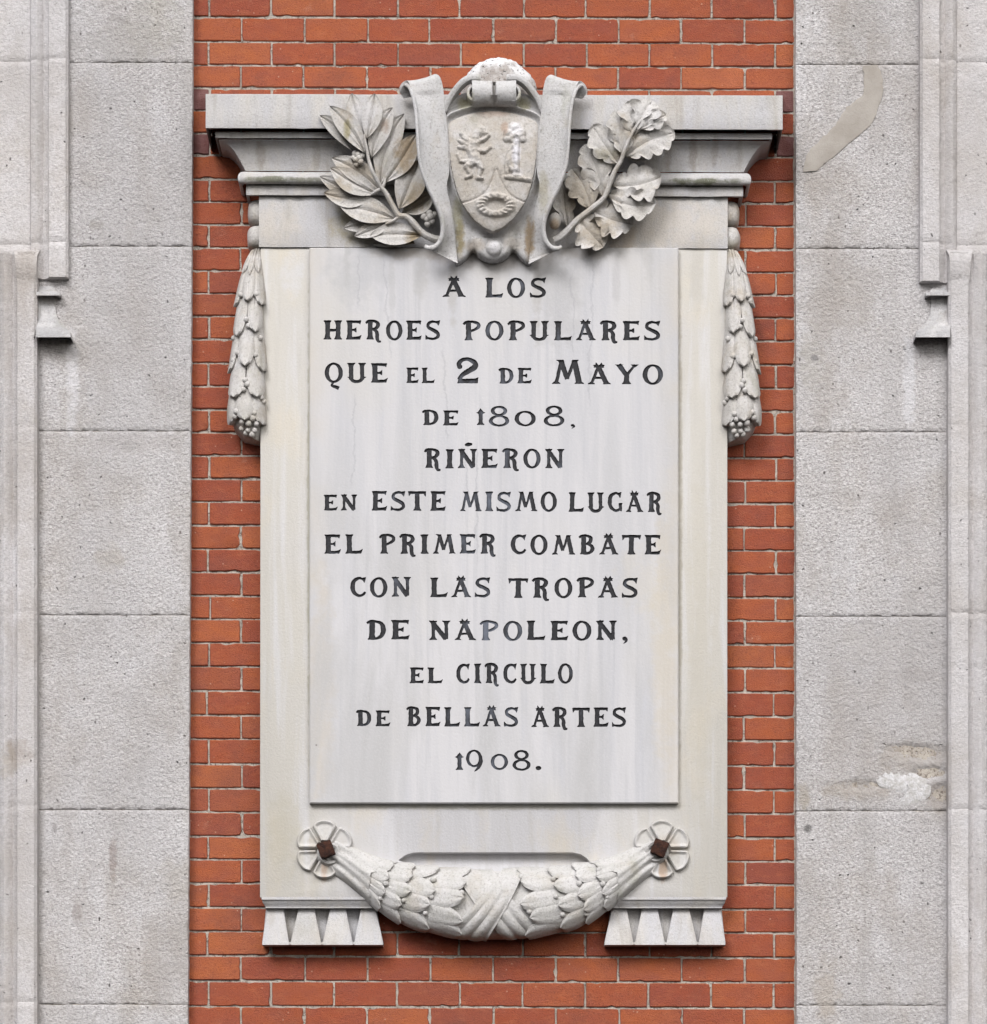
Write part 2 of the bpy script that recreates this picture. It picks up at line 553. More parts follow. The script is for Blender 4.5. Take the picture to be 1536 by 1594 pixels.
def mat_lichen():
    n = NB('bird_limed_stone', 0.95)
    g = n.noise(.10, 5, .7)
    c = n.mix(n.ramp(g, [(.45, 0), (.58, 1)]), (.37, .335, .31), (.50, .47, .455))
    WH = (.80, .80, .81)
    c = n.spots(c, [(768, 93, 62, 20, WH, 1), (735, 112, 20, 14, WH, .9), (815, 112, 24, 26, WH, .8)], 100, .07, 1.3)
    h = n.noise(.13, 4, .75, n.map(1, 1, 1.8, (3, 9, 4)))
    c = n.mix(n.ramp(h, [(.37, 1), (.41, 0)]), c, (.06, .06, .055))
    return n.out(c, n.noise(.3, 5, .7), 4.0, 1)


def mat_paint():
    n = NB('black_letter_paint', 0.55)
    X = n.sep(n.P)
    xx = n.math('DIVIDE', n.math('SUBTRACT', X[0], 5), 60)
    band = n.math('POWER', 2.718, n.math('MULTIPLY', n.math('MULTIPLY', xx, xx), -1))
    a = n.noise(.028, 4, .6, n.map(1, 1, .45))
    a = n.math('ADD', a, n.math('MULTIPLY', band, .14))
    c = n.mix(n.ramp(a, [(.60, 0), (.80, .8)]), (.010, .010, .013), (.125, .14, .175))
    g = n.noise(.3, 4, .7)
    c = n.mix(n.ramp(g, [(.54, 0), (.75, .4)]), c, (.08, .08, .095))
    return n.out(c, g, .6, .6)


def mat_rust():
    n = NB('rusty_iron', 0.8)
    a = n.noise(.12, 5, .7)
    c = n.mix(n.ramp(a, [(.4, 0), (.65, 1)]), (.024, .012, .010), (.075, .030, .018))
    n.b.inputs['Metallic'].default_value = 0.2
    return n.out(c, n.noise(.3, 5, .7), 2.5, 1)


MB_, MBD, MM = mat_brick(), mat_dark_brick(), mat_mortar()
MP, MP2 = mat_pilaster(), mat_pilaster('dressed_limestone', .55)
MDROP = mat_carved('grey_dressed_limestone', (.36, .355, .36), .25)
MPAN, MSL, MCOR = mat_marble_panel(), mat_slab(), mat_cornice()
MCARV = mat_carved(marks=[(632, 240, 24, 34, (.27, .20, .12), .85), (650, 300, 22, 26, (.29, .23, .15), .7), (642, 361, 16, 13, (.25, .19, .11), .9), (540, 204, 7, 16, (.28, .25, .15), .9),
                           (600, 200, 10, 12, (.30, .22, .17), .7), (520, 290, 30, 18, (.33, .27, .19), .6), (545, 258, 34, 14, (.34, .28, .20), .5), (900, 300, 30, 44, (.35, .29, .21), .6),
                           (930, 355, 40, 26, (.33, .27, .19), .6), (863, 345, 12, 14, (.42, .30, .19), .7), (945, 240, 24, 12, (.30, .27, .18), .6), (395, 365, 12, 16, (.20, .19, .17), .6),
                           (566, 180, 22, 30, (.58, .57, .58), .6), (1003, 185, 34, 26, (.58, .57, .57), .6), (1140, 365, 14, 18, (.40, .37, .30), .5)])
MCART = mat_carved('cartouche_limestone', (.50, .493, .493), .35, [(716, 362, 9, 34, (.27, .22, .11), .85), (824, 362, 10, 36, (.28, .20, .11), .85), (712, 330, 10, 30, (.33, .31, .20), .7),
                    (724, 170, 16, 14, (.35, .33, .22), .8), (815, 170, 14, 14, (.35, .33, .22), .8), (769, 379, 10, 10, (.72, .71, .73), .9), (740, 375, 20, 12, (.48, .41, .33), .6),
                    (800, 372, 18, 12, (.50, .45, .38), .5), (845, 300, 10, 40, (.36, .33, .24), .6), (655, 220, 24, 70, (.53, .53, .545), .5)])
MFEST = mat_carved('festoon_marble', (.475, .465, .45), .30)
MSHIELD = mat_carved('shield_sandstone', (.46, .425, .385), .35, [(802, 212, 14, 15, (.66, .65, .67), .85), (803, 246, 9, 26, (.66, .65, .69), .9), (805, 275, 14, 9, (.58, .56, .57), .7),
                    (768, 184, 34, 10, (.40, .31, .26), .7), (785, 210, 7, 14, (.36, .26, .20), .7), (771, 330, 36, 14, (.40, .37, .33), .5)])
MLICH, MPAINT, MRUST = mat_lichen(), mat_paint(), mat_rust()

# ------------------------------------------------------------------ brick wall
ROWS = [-49, -11, 26, 64.5, 101.5, 136.7, 172, 207, 241.6, 278.8, 314, 349.5, 385.4, 421, 456.7, 491.8, 527.7, 565, 601.5, 637.4,
        673, 709.4, 745.3, 781, 817.8, 854.2, 890.6, 927.3, 963.4, 1000.3, 1037, 1075, 1112.7, 1150, 1189, 1226.6, 1263.8, 1301,
        1337.7, 1374.5, 1412.5, 1449.3, 1487.4, 1526.5, 1566.2, 1605, 1644, 1683]


def tilt(x):
    return 3.2 * (x - 300) / 937


wall = empty('brick_wall', V(768, 1683, 0, 0))
tag(wall, 'red brick wall in running bond behind the white marble memorial plaque', 'wall')
M = Mesh()
dark_starts = []
REF[0] = 0
for ri in range(len(ROWS) - 1):
    y0, y1 = ROWS[ri], ROWS[ri + 1]
    off = 375.6 if ri % 2 == 0 else 325.4
    if ri % 2 == 1 and ri > 30:
        off -= 1.5
    xs = [off + 97.9 * k + rng.normal(0, .8) for k in range(-2, 11)]
    for k in range(len(xs) - 1):
        xa, xb = xs[k], xs[k + 1]
        if xb < 270 or xa > 1262:
            continue
        ja, jb = 1.2 + rng.uniform(-.4, .5), 1.2 + rng.uniform(-.4, .5)
        xa += ja
        xb -= jb
        ta, tb = tilt(xa), tilt(xb)
        jt, jbm = 1.5 + rng.uniform(-.5, .5), 1.3 + rng.uniform(-.6, .5)
        dz = rng.uniform(-.5, .8)
        tx, ty = rng.uniform(-.012, .012), rng.uniform(-.02, .02)
        # outline with soft corners and a slightly wandering edge
        pts = []
        nxs, nys = 12, 5
        for i in range(nxs):
            pts.append((lerp(xa, xb, i / nxs), y0 + jt))
        for i in range(nys):
            pts.append((xb, lerp(y0 + jt, y1 - jbm, i / nys)))
        for i in range(nxs):
            pts.append((lerp(xb, xa, i / nxs), y1 - jbm))
        for i in range(nys):
            pts.append((xa, lerp(y1 - jbm, y0 + jt, i / nys)))
        cxm, cym = (xa + xb) / 2, (y0 + y1) / 2
        hx, hy = (xb - xa) / 2, (y1 - y0) / 2 - 2
        n = len(pts)
        o0, o2 = [], []
        cn = rng.uniform(0, .9) * (2.6 if rng.random() < .10 else 1)
        for (x, y) in pts:
            corner = (abs(x - cxm) > hx - 4) and (abs(y - cym) > hy - 3)
            e = .7 * nz(x * .11, y * .11, ri) + .7 * nz(x * .35, y * .35, ri + 9) - .15 - (1.6 if nz(x * .07 + 9, y * .2, ri + 30) > .42 else 0)
            ex = 1 - (max(0, -e) + (cn if corner else 0) * .7) / hx
            ey = 1 - (max(0, -e) + (cn if corner else 0) * .6) / hy
            xx, yy = cxm + (x - cxm) * ex + (e * .3), cym + (y - cym) * ey
            yy += tilt(xx)
            o0.append((xx, yy))
            o2.append((cxm + (xx - cxm) * (1 - 1.3 / hx), cym + tilt(cxm) + (yy - cym - tilt(cxm)) * (1 - 1.2 / hy)))
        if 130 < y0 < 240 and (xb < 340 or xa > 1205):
            dark_starts.append(len(M.f))
        b = len(M.v)

        def dd(x, y):
            return dz + tx * (x - cxm) + ty * (y - cym)
        for (x, y) in o0:
            M.v.append(V(x, y, -10))
        for (x, y) in o0:
            M.v.append(V(x, y, dd(x, y) - 1.3))
        for (x, y) in o2:
            M.v.append(V(x, y, dd(x, y)))
        for q in range(2):
            for i in range(n):
                kx = (i + 1) % n
                M.f.append((b + q * n + i, b + (q + 1) * n + i, b + (q + 1) * n + kx, b + q * n + kx))
        M.f.append(tuple(b + 2 * n + i for i in range(n)))
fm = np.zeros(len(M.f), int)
for q in dark_starts:
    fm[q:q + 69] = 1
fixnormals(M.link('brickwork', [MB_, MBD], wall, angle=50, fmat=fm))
M = Mesh()
xs = np.arange(255, 1281, 4.0)
ys = np.arange(-60, 1691, 4.0)
M.grid([[V(x, y, -2.6 + 1.3 * nz(x * .07, y * .07, 5) + .8 * nz(x * .3, y * .3, 1)) for x in xs] for y in ys])
M.link('mortar', MM, wall)

# ------------------------------------------------------------------ stone pilasters
PD = 22.0            # pilaster face in front of the brick


def block(name, xa0, xa1, xb0, xb1, y0, y1, parent, seed, d0=PD, patch=None):
    """one hammered stone: left edge xa0 (top) .. xa1 (bottom), right edge xb0 .. xb1"""
    REF[0] = d0
    stp = 3.2
    nx, ny = max(4, int((max(xb0, xb1) - min(xa0, xa1)) / stp)), max(4, int((y1 - y0) / stp))
    F = []
    for j in range(ny + 1):
        v = j / ny
        row = []
        for i in range(nx + 1):
            u = i / nx
            xa, xb = lerp(xa0, xa1, v), lerp(xb0, xb1, v)
            x, y = lerp(xa, xb, u), lerp(y0, y1, v)
            ed = min(x - xa, xb - x, y - y0, y1 - y)
            mar = min(1, min(x - xa, xb - x) / 22)
            r = 1.3 * nz(x * .20, y * .26, seed) + .9 * nz(x * .45, y * .45, seed + 3)
            r = r * (.45 + .55 * mar) + .9 * nz(x * .02, y * .02, seed)
            chip = 1.5 * max(0, 1 - ed / (.8 + 5.0 * max(0, nz(x * .045, y * .045, seed + 8) - .05)))
            if ed <= .01:
                wob = .75 * nz(x * .07, y * .07, seed + 5) + .4 * nz(x * .3, y * .3, seed)
                x += wob if min(x - xa, xb - x) < .01 else 0
                y += wob if min(y - y0, y1 - y) < .01 else 0
            d = d0 + r - chip
            if patch is not None:
                d += patch(x, y)
            row.append(V(x, y, d))
        F.append(row)
    B = [[(p[0], 8 * U, p[2]) for p in r] for r in F]
    m = Mesh()
    m.shell(F, B)
    return m.link(name, MP, parent, angle=60)


def erosion(x, y):
    """the spalled hollow low on the right-hand pilaster"""
    e = 0
    for (cx, cy, rx, ry, a) in [(1438, 1172, 42, 12, 5), (1450, 1203, 30, 10, 6), (1345, 1222, 40, 9, 4), (1462, 1236, 22, 16, 6), (1400, 1165, 30, 8, 3)]:
        q = ((x - cx) / rx) ** 2 + ((y - cy) / ry) ** 2
        if q < 1.6:
            e -= a * max(0, 1 - q / 1.6) * (.6 + 1.2 * abs(nz(x * .08, y * .12, 4)))
    return e


def moulding(name, prof, y0, y1, parent, seed, joints, mat):
    """vertical run of the section prof [(x, d), ...]"""
    ref = max(p[1] for p in prof)
    REF[0] = ref
    xs = []
    for (a, b) in zip(prof[:-1], prof[1:]):
        n = max(1, int(math.hypot(b[0] - a[0], b[1] - a[1]) / 5))
        for i in range(n):
            xs.append((lerp(a[0], b[0], i / n), lerp(a[1], b[1], i / n)))
    xs.append(prof[-1])
    ny = int((y1 - y0) / 5)
    F = []
    for j in range(ny + 1):
        y = lerp(y0, y1, j / ny)
        row = []
        for (x, d) in xs:
            g = 0
            for q in joints:
                g += 2.2 * math.exp(-((y - q - 1.2 * nz(x * .06, q, seed)) / 1.9) ** 2)
            d2 = d + .5 * nz(x * .2, y * .2, seed) + .5 * nz(x * .05, y * .05, seed + 2) - g
            row.append(V(x + .6 * nz(d, y * .06, seed + 4), y, d2))
        F.append(row)
    B = [[(p[0], 8 * U, p[2]) for p in r] for r in F]
    m = Mesh()
    m.shell(F, B)
    return m.link(name, mat, parent, angle=38)


def mir(x, s):
    return x if s > 0 else 1535 - x


LJ = [-190, 97, 383, 670.5, 957, 1260, 1563, 1760]
RJ = [-190, 100, 386.6, 672, 959, 1262, 1564.5, 1760]
for side in (-1, 1):
    J = LJ if side < 0 else RJ
    root = empty('stone_pilaster', V(150 if side < 0 else 1390, 1760, 0, 0))
    tag(root, 'grey limestone pilaster left of the brick panel, its hammered stones whole' if side < 0 else
        'grey limestone pilaster with a bent smooth repair strip, right of the brick panel',
        'pilaster', 'stone pilasters flanking the brick panel')
    for k in range(len(J) - 1):
        y0, y1 = J[k] + .55, J[k + 1] - .55
        if side < 0:
            f = lambda y: 300 - 8 * min(1, max(0, y / 1594))
            block('stone_block', 40, 40, f(y0), f(y1), y0, y1, root, 11 + k * 7)
        else:
            f = lambda y: 1238.5 + 1.5 * min(1, max(0, y / 1594))
            block('stone_block', f(y0), f(y1), 1492, 1492, y0, y1, root, 111 + k * 7, patch=erosion if k == 4 else None)
    # joint filling a little behind the faces
    m = Mesh()
    REF[0] = 0
    if side < 0:
        m.prism([(44, -180), (297, -180), (289, 1750), (44, 1750)], -8, PD - 3.2, ref=PD)
    else:
        m.prism([(1242, -180), (1488, -180), (1488, 1750), (1243, 1750)], -8, PD - 3.2, ref=PD)
    fixnormals(m.link('joint_mortar', MM, root))
    B0 = PD + 15
    if side < 0:
        up = [(106.5, PD - 4), (105.5, B0 - 4), (103, B0 - 2), (102, B0), (76, B0), (74.5, B0 - 6), (66, B0 - 12), (60, B0 - 5), (56, B0 - 3.5),
              (47, B0 - 8), (45, B0 - 14), (-160, B0 - 14)]
        lo = [(58, PD - 4), (57, B0 + 1), (54.5, B0 + 3), (53, B0 + 5), (27, B0 + 5), (25.5, B0 - 1), (18, B0 - 7), (11, B0), (6, B0 + 1.5),
              (-2, B0 - 4), (-4, B0 - 10), (-160, B0 - 10)]
        ju, jl = [90, 376], [664, 952, 1180, 1255, 1559]
    else:
        up = [(1431.5, PD - 4), (1432.5, B0 - 4), (1435, B0 - 2), (1436, B0), (1462, B0), (1463.5, B0 - 6), (1472, B0 - 12), (1478, B0 - 5), (1483, B0 - 3.5),
              (1489, B0 - 8), (1491, B0 - 14), (1700, B0 - 14)]
        lo = [(1475.5, PD - 4), (1476.5, B0 + 1), (1479, B0 + 3), (1480.5, B0 + 5), (1507, B0 + 5), (1508.5, B0 - 1), (1516, B0 - 7), (1523, B0), (1528, B0 + 1.5),
              (1537, B0 - 4), (1539, B0 - 10), (1700, B0 - 10)]
        ju, jl = [91, 377], [664, 953, 1040, 1259, 1562]
    moulding('jamb_moulding', up, -190, 431 if side < 0 else 437, root, 31 + side, ju, MP2)
    moulding('jamb_moulding', lo, 392, 1760, root, 51 + side, jl, MP2)
    # sloping cap on the lower jamb
    sx = (lambda x: x) if side < 0 else (lambda x: 1535 - x)
    m = Mesh()
    REF[0] = B0 + 6
    rows = []
    for (y, d, xa, xb) in [(385, B0 - 6, 20, 61), (391, B0 + 2, 21, 60), (398, B0 + 6.5, 23, 58), (408, B0 + 6.5, 24, 57), (432, B0 + 6.2, 26, 56.5), (440, B0 + 2, 27, 56)]:
        rows.append([V(sx(lerp(xa, xb, i / 14)), y + 1.5 * nz(i * .5, y * .1, side), d + 1.6 * nz(i * .4, y * .08, side + 3)) for i in range(15)])
    m.shell(rows, [[(p[0], -(PD - 4) * U, p[2]) for p in r] for r in rows])
    fixnormals(m.link('jamb_cap', MP2, root, angle=40))
    # the drop block hanging below the ear of the jamb
    m = Mesh()
    rows = []
    e = 56.5
    for (y, d, xo) in [(438, 16, 79), (441, 20, 80), (454, 30, 88), (454.5, 42, 94), (460, 42, 94), (460.6, 26, 86), (472, 26, 86),
                       (488, 28, 87), (500, 34, 92), (509, 43, 100), (516, 54, 109), (525, 56, 110), (525.4, 20, 110)]:
        dd_ = PD + (d - 30) + 6
        rr = [V(sx(e), y, dd_, dd_)]
        rr += [V(sx(lerp(e, xo, t)), y, dd_, dd_) for t in (.33, .66, 1)]
        rr += [V(sx(xo), y, lerp(dd_, PD - 3, t), dd_) for t in (.5, 1)]
        rows.append(rr)
    m.grid(rows)
    fixnormals(m.link('drop_block', MDROP, root, angle=30), .8, 1)
    if side > 0:
        # smooth mortar repair strip over an old pipe chase
        m = Mesh()
        REF[0] = PD + 1
        LEFT = [(1343, 103), (1344, 130), (1343, 147), (1330, 158), (1315, 171), (1305, 187), (1292, 203), (1272, 222), (1259, 236), (1252, 252), (1250, 268)]
        RIGHT = [(1366, 101), (1374, 125), (1373, 150), (1366, 168), (1358, 190), (1340, 208), (1325, 220), (1308, 235), (1292, 248), (1280, 258), (1272, 266)]
        rows = []
        for i in range(41):
            t = i / 4
            a, b = cr(LEFT, t), cr(RIGHT, t)
            rows.append([V(lerp(a[0], b[0], q / 8) + 3.0 * nz(q, i * .7, 2), lerp(a[1], b[1], q / 8) + 2.6 * nz(q, i * .7, 7),
                           PD + 2.3 - 1.0 * abs(q / 4 - 1) ** 4 + .5 * nz(q * .7, i * .2, 5)) for q in range(9)])
        m.shell(rows, [[(p[0], -(PD - 4) * U, p[2]) for p in r] for r in rows])
        nb = NB('cement_repair', .95)
        cc = nb.mix(nb.ramp(nb.noise(.03, 5, .6), [(.4, 0), (.65, 1)]), (.345, .318, .288), (.295, .268, .238))
        m.link('repair_strip', nb.out(cc, nb.noise(.4, 4, .7), 1.0, .8), root)
        # pale refilled patch in the spalled hollow
        m = Mesh()
        OUT = [(1362, 1208), (1375, 1198), (1400, 1202), (1423, 1203), (1436, 1211), (1448, 1218), (1448, 1236), (1438, 1247), (1422, 1254), (1396, 1257),
               (1405, 1246), (1412, 1238), (1385, 1230), (1368, 1222)]
        cx, cy = 1415, 1226
        rows = []
        for q in range(7):
            rows.append([V(cx + (p[0] - cx) * q / 6 + 2 * nz(p[0] * .1, q, 3), cy + (p[1] - cy) * q / 6 + 2 * nz(p[1] * .1, q, 9),
                           PD + 1.6 - 2.6 * (q / 6) ** 3 + .8 * nz(p[0] * .2 * q, p[1] * .2, 6)) for p in
                         [cr(OUT + OUT[:1], k * len(OUT) / 56) for k in range(56)]])
        m.grid(rows, closed=True)
        nb = NB('pale_filler', .9)
        cc = nb.mix(nb.ramp(nb.noise(.12, 5, .7), [(.4, 0), (.6, 1)]), (.60, .59, .60), (.44, .425, .41))
        fixnormals(m.link('filler_patch', nb.out(cc, nb.noise(.25, 5, .7), 3.0, 1), root))
    # mortar fillet along the joint with the brick
    m = Mesh()
    REF[0] = 4
    rows = []
    for j in range(330):
        y = -60 + j * 5.3
        f0 = (300 - 8 * min(1, max(0, y / 1594))) if side < 0 else (1238 + 1.5 * min(1, max(0, y / 1594)))
        wd = (3.5 if side < 0 else 7) + 1.6 * nz(y * .04, side, 1)
        rows.append([V(f0 - side * wd * t + side * 2 * (1 - t) + .5 * nz(y * .2, t, 3), y, lerp(7, -3.5, t ** .7) + 1.0 * nz(y * .09, t * 3, 2)) for t in (0, .25, .5, .75, 1)])
    m.grid(rows)
    fixnormals(m.link('joint_fillet', MM, root))

# ------------------------------------------------------------------ memorial plaque: slab, panel, lettering
plaque = empty('memorial_plaque', V(768, 1471, 0, 0))
tag(plaque, 'white marble memorial plaque with black lettering and coat of arms on the red brick', 'plaque')
SD, TD = 40.0, 51.0

REF[0] = SD
outer = [(405.5, 386.5), (1132, 387.5), (1132, 1397), (404.5, 1397)]
hole = [(620, 1339), (630, 1331.5), (642, 1327.5), (656, 1326.5)] + [(lerp(660, 880, i / 6), 1326.3 + .6) for i in range(7)] + \
       [(892, 1327), (904, 1330), (913, 1336), (918, 1341.5), (900, 1347), (860, 1352), (768, 1356), (680, 1352), (640, 1345.5)]
verts, faces = [], []
loops = [[Vector((x, y, 0)) for (x, y) in outer], [Vector((x, y, 0)) for (x, y) in hole]]
tess = tessellate_polygon(loops)
flat = outer + hole
for (x, y) in flat:
    verts.append(V(x, y, SD))
faces += [tuple(t) for t in tess]
b = len(verts)
for (x, y) in outer:
    verts.append(V(x, y, -2))
for i in range(4):
    faces.append((i, (i + 1) % 4, b + (i + 1) % 4, b + i))
b2 = len(verts)
for (x, y) in hole:
    verts.append(V(x, y, SD - 17))
nh = len(hole)
for i in range(nh):
    k = (i + 1) % nh
    faces.append((4 + i, 4 + k, b2 + k, b2 + i))
faces.append(tuple(b2 + i for i in range(nh)))
slab = fixnormals(link('backing_slab', verts, faces, MSL, plaque), 1.1, 2)


# ---- the letters: hand-cut serif capitals, drawn as outlines and cut into the marble
def tri_poly(*p):
    return list(p)


def stem(x, y0=0., y1=1., t=.24, s=.085, top=True, bot=True):
    h = t / 2
    L, Rr = [], []
    if bot:
        L += [(x - h - s, y0), (x - h - s * .9, y0 + .05), (x - h - s * .35, y0 + .10), (x - h, y0 + .22)]
        Rr += [(x + h + s, y0), (x + h + s * .9, y0 + .05), (x + h + s * .35, y0 + .10), (x + h, y0 + .22)]
    else:
        L += [(x - h, y0)]
        Rr += [(x + h, y0)]
    if top:
        L += [(x - h, y1 - .22), (x - h - s * .35, y1 - .10), (x - h - s * .9, y1 - .05), (x - h - s, y1)]
        Rr += [(x + h, y1 - .22), (x + h + s * .35, y1 - .10), (x + h + s * .9, y1 - .05), (x + h + s, y1)]
    else:
        L += [(x - h, y1)]
        Rr += [(x + h, y1)]
    return L + Rr[::-1]


def pen(pts, ws, n=9):
    P = [p + (w_,) for p, w_ in zip(pts, ws)]
    m = n * (len(P) - 1)
    L, Rr = [], []
    for i in range(m + 1):
        t = (len(P) - 1) * i / m
        x, y, w_ = cr(P, t)
        a, b_ = cr(P, min(t + .02, len(P) - 1)), cr(P, max(t - .02, 0))
        tx, ty = a[0] - b_[0], a[1] - b_[1]
        l = math.hypot(tx, ty) or 1
        L.append((x - ty / l * w_ / 2, y + tx / l * w_ / 2))
        Rr.append((x + ty / l * w_ / 2, y - tx / l * w_ / 2))
    return L + Rr[::-1]


def bar(x0, y0, x1, y1, w0, w1=None):
    w1 = w0 if w1 is None else w1
    l = math.hypot(x1 - x0, y1 - y0)
    nx, ny = -(y1 - y0) / l, (x1 - x0) / l
    return [(x0 + nx * w0 / 2, y0 + ny * w0 / 2), (x1 + nx * w1 / 2, y1 + ny * w1 / 2), (x1 - nx * w1 / 2, y1 - ny * w1 / 2), (x0 - nx * w0 / 2, y0 - ny * w0 / 2)]


def ring(cx, cy, rx, ry, tx, ty):
    return ('ring', cx, cy, rx, ry, tx, ty)


def topbar(x0, x1, th=.13):
    return [(x0, 1), (x1 + .02, 1.0), (x1 - .02, .78), (x1 - .10, 1 - th - .02), (x0, 1 - th)]


def botbar(x0, x1, th=.13):
    return [(x0, 0), (x1 - .02, 0), (x1 + .05, .25), (x1 - .02, .20), (x1 - .12, th + .03), (x0, th)]


def foot(x, wd=.17):
    return [(x - wd, 0), (x + wd, 0), (x + wd * .85, .05), (x + wd * .3, .12), (x - wd * .3, .12), (x - wd * .85, .05)]


def wedge(x):
    return [(x - .08, .40), (x + .03, .63), (x + .02, .5), (x + .03, .36)]


G = {}
G['I'] = (.40, [stem(.20)])
G['H'] = (.94, [stem(.20), stem(.74), [(.2, .42), (.74, .42), (.74, .56), (.2, .56)]])
E_ = [stem(.20, s=.07), topbar(.15, .76), botbar(.15, .76), [(.2, .45), (.42, .45), (.54, .36), (.55, .66), (.42, .56), (.2, .56)]]
G['E'] = (.80, E_)
G['L'] = (.84, [stem(.20, s=.07), botbar(.15, .80)])
G['T'] = (.90, [stem(.45, top=False), [(-.02, 1.0), (.92, 1.0), (.88, .72), (.78, .86), (.12, .86), (.02, .72)]])
rb = pen([(.02, .84), (.14, .95), (.40, .97), (.62, .87), (.64, .70), (.50, .56), (.22, .52)], [.10, .14, .13, .18, .20, .15, .11])
G['R'] = (.86, [stem(.25, y1=.95, top=False, s=.07), rb,
                pen([(.34, .53), (.52, .46), (.60, .30), (.60, .10), (.66, -.09), (.80, -.10)], [.10, .16, .19, .19, .15, .09])])
G['P'] = (.82, [stem(.25, y1=.93, top=False, s=.07),
                pen([(.02, .82), (.15, .94), (.42, .97), (.68, .88), (.72, .72), (.56, .57), (.20, .42)], [.10, .14, .13, .15, .16, .14, .10])])
G['D'] = (.86, [stem(.24, y1=.93, top=False, s=.07),
                pen([(.02, .84), (.14, .94), (.38, .95), (.64, .82), (.72, .5), (.64, .20), (.42, .06), (.16, .065)], [.10, .14, .13, .18, .22, .18, .13, .13])])
G['B'] = (.80, [stem(.24, y1=.93, top=False, s=.07),
                pen([(.02, .86), (.14, .95), (.38, .96), (.58, .86), (.56, .66), (.40, .55), (.20, .54)], [.10, .13, .12, .17, .18, .13, .11]),
                pen([(.20, .53), (.44, .53), (.64, .40), (.64, .20), (.46, .06), (.16, .06)], [.11, .12, .18, .19, .13, .12])])
S_ = [pen([(.66, .78), (.56, .90), (.36, .94), (.16, .86), (.12, .68), (.26, .56), (.46, .46), (.62, .33), (.62, .16), (.44, .055), (.22, .06), (.06, .10)],
          [.06, .11, .13, .15, .17, .18, .19, .18, .16, .13, .12, .09]),
      [(.50, .97), (.74, 1.02), (.66, .70)], [(-.01, .27), (.20, .03), (-.01, .0)]]
G['S'] = (.74, S_)
C_ = [pen([(.68, .76), (.58, .90), (.40, .94), (.18, .80), (.11, .5), (.18, .22), (.40, .06), (.60, .10), (.72, .24)], [.06, .11, .14, .19, .22, .19, .14, .13, .10])]
G['C'] = (.76, C_ + [[(.52, .96), (.76, 1.01), (.68, .68)]])
G['G'] = (.80, C_ + [[(.52, .96), (.76, 1.01), (.68, .68)], [(.60, .44), (.82, .44), (.78, .36), (.78, .06), (.74, 0), (.60, .1)]])
G['O'] = (.84, [ring(.42, .49, .42, .52, .20, .11)])
G['Q'] = (.86, [ring(.43, .5, .43, .52, .20, .11), pen([(.42, .02), (.34, -.12), (.36, -.18), (.50, -.22), (.68, -.30)], [.10, .11, .12, .16, .18])])
G['U'] = (.92, [stem(.20, y0=.14, bot=False, t=.21), stem(.72, y0=.14, bot=False, t=.19),
                pen([(.17, .26), (.26, .10), (.46, .035), (.66, .10), (.75, .26)], [.16, .17, .15, .17, .16]),
                [(.0, .27), (.20, .30), (.30, .06), (.12, .19)], [(.92, .27), (.72, .30), (.62, .06), (.80, .19)]])
N_ = [stem(.18, t=.15, s=.10), stem(.76, y0=.04, t=.15, s=.10, bot=False), bar(.12, .98, .74, .04, .20, .22), [(.62, .12), (.84, .12), (.80, .18), (.74, -.03)],
      [(.0, 1.0), (.24, 1.0), (.2, .9)]]
G['N'] = (.94, N_)
G['Ñ'] = (.94, N_ + [pen([(.34, 1.20), (.50, 1.23), (.70, 1.26)], [.10, .19, .10])])
G['M'] = (1.14, [bar(.16, .02, .34, .98, .13, .11), foot(.16, .15), bar(.32, .98, .55, .20, .20, .16), bar(.55, .20, .80, .98, .10, .13),
                 bar(.80, .98, .98, .02, .20, .21), foot(.98, .17), [(.14, 1.0), (.42, 1.0), (.36, .88), (.24, .93)], [(.72, 1.0), (.98, 1.0), (.9, .93), (.78, .88)]])
A_ = [bar(.13, .02, .42, .90, .12, .13), bar(.42, .90, .75, .02, .20, .21), foot(.13, .15), foot(.76, .17), [(.22, .27), (.66, .27), (.62, .38), (.26, .38)],
      [(.22, .84), (.66, .84), (.64, .94), (.70, .97), (.58, 1.0), (.57, 1.12), (.46, .98), (.42, .98), (.31, 1.12), (.30, 1.0), (.18, .97), (.24, .94)]]
G['A'] = (.92, A_)
G['Y'] = (.92, [bar(.14, 1.0, .48, .42, .22, .19), bar(.82, 1.0, .46, .42, .10, .14), stem(.47, y1=.5, top=False, t=.21),
                [(-.02, 1.0), (.34, 1.0), (.2, .88)], [(.62, 1.0), (.98, 1.0), (.80, .84)]])
G['2'] = (.92, [pen([(.14, .60), (.12, .78), (.28, .93), (.52, .94), (.76, .82), (.78, .66), (.58, .52), (.28, .34), (.12, .14)],
                    [.14, .18, .15, .15, .20, .24, .22, .18, .14]), [(.06, 0), (.90, 0), (.92, .24), (.80, .19), (.10, .17)],
                ('ring', .16, .66, .10, .10, .10, .10)])
G['8'] = (1.04, [ring(.52, .76, .42, .25, .19, .10), ring(.52, .26, .52, .29, .20, .10)])
G['0'] = (1.10, [ring(.55, .49, .55, .51, .22, .12)])
G['9'] = (.90, [ring(.42, .56, .42, .45, .17, .10), pen([(.76, .62), (.78, .40), (.68, .12), (.44, -.12)], [.16, .18, .16, .04])])
G['1'] = (.56, [stem(.28, y1=.8, top=False, t=.24, s=.11), [(-.02, .76), (.10, .80), (.28, 1.04), (.46, .80), (.58, .76), (.42, .70), (.28, .78), (.14, .70)]])
G['.'] = (.22, [('ring', .11, .10, .13, .12, .13, .12)])
G[','] = (.26, [('ring', .12, .09, .12, .12, .12, .12), pen([(.19, .10), (.20, -.06), (.06, -.22)], [.14, .12, .03])])


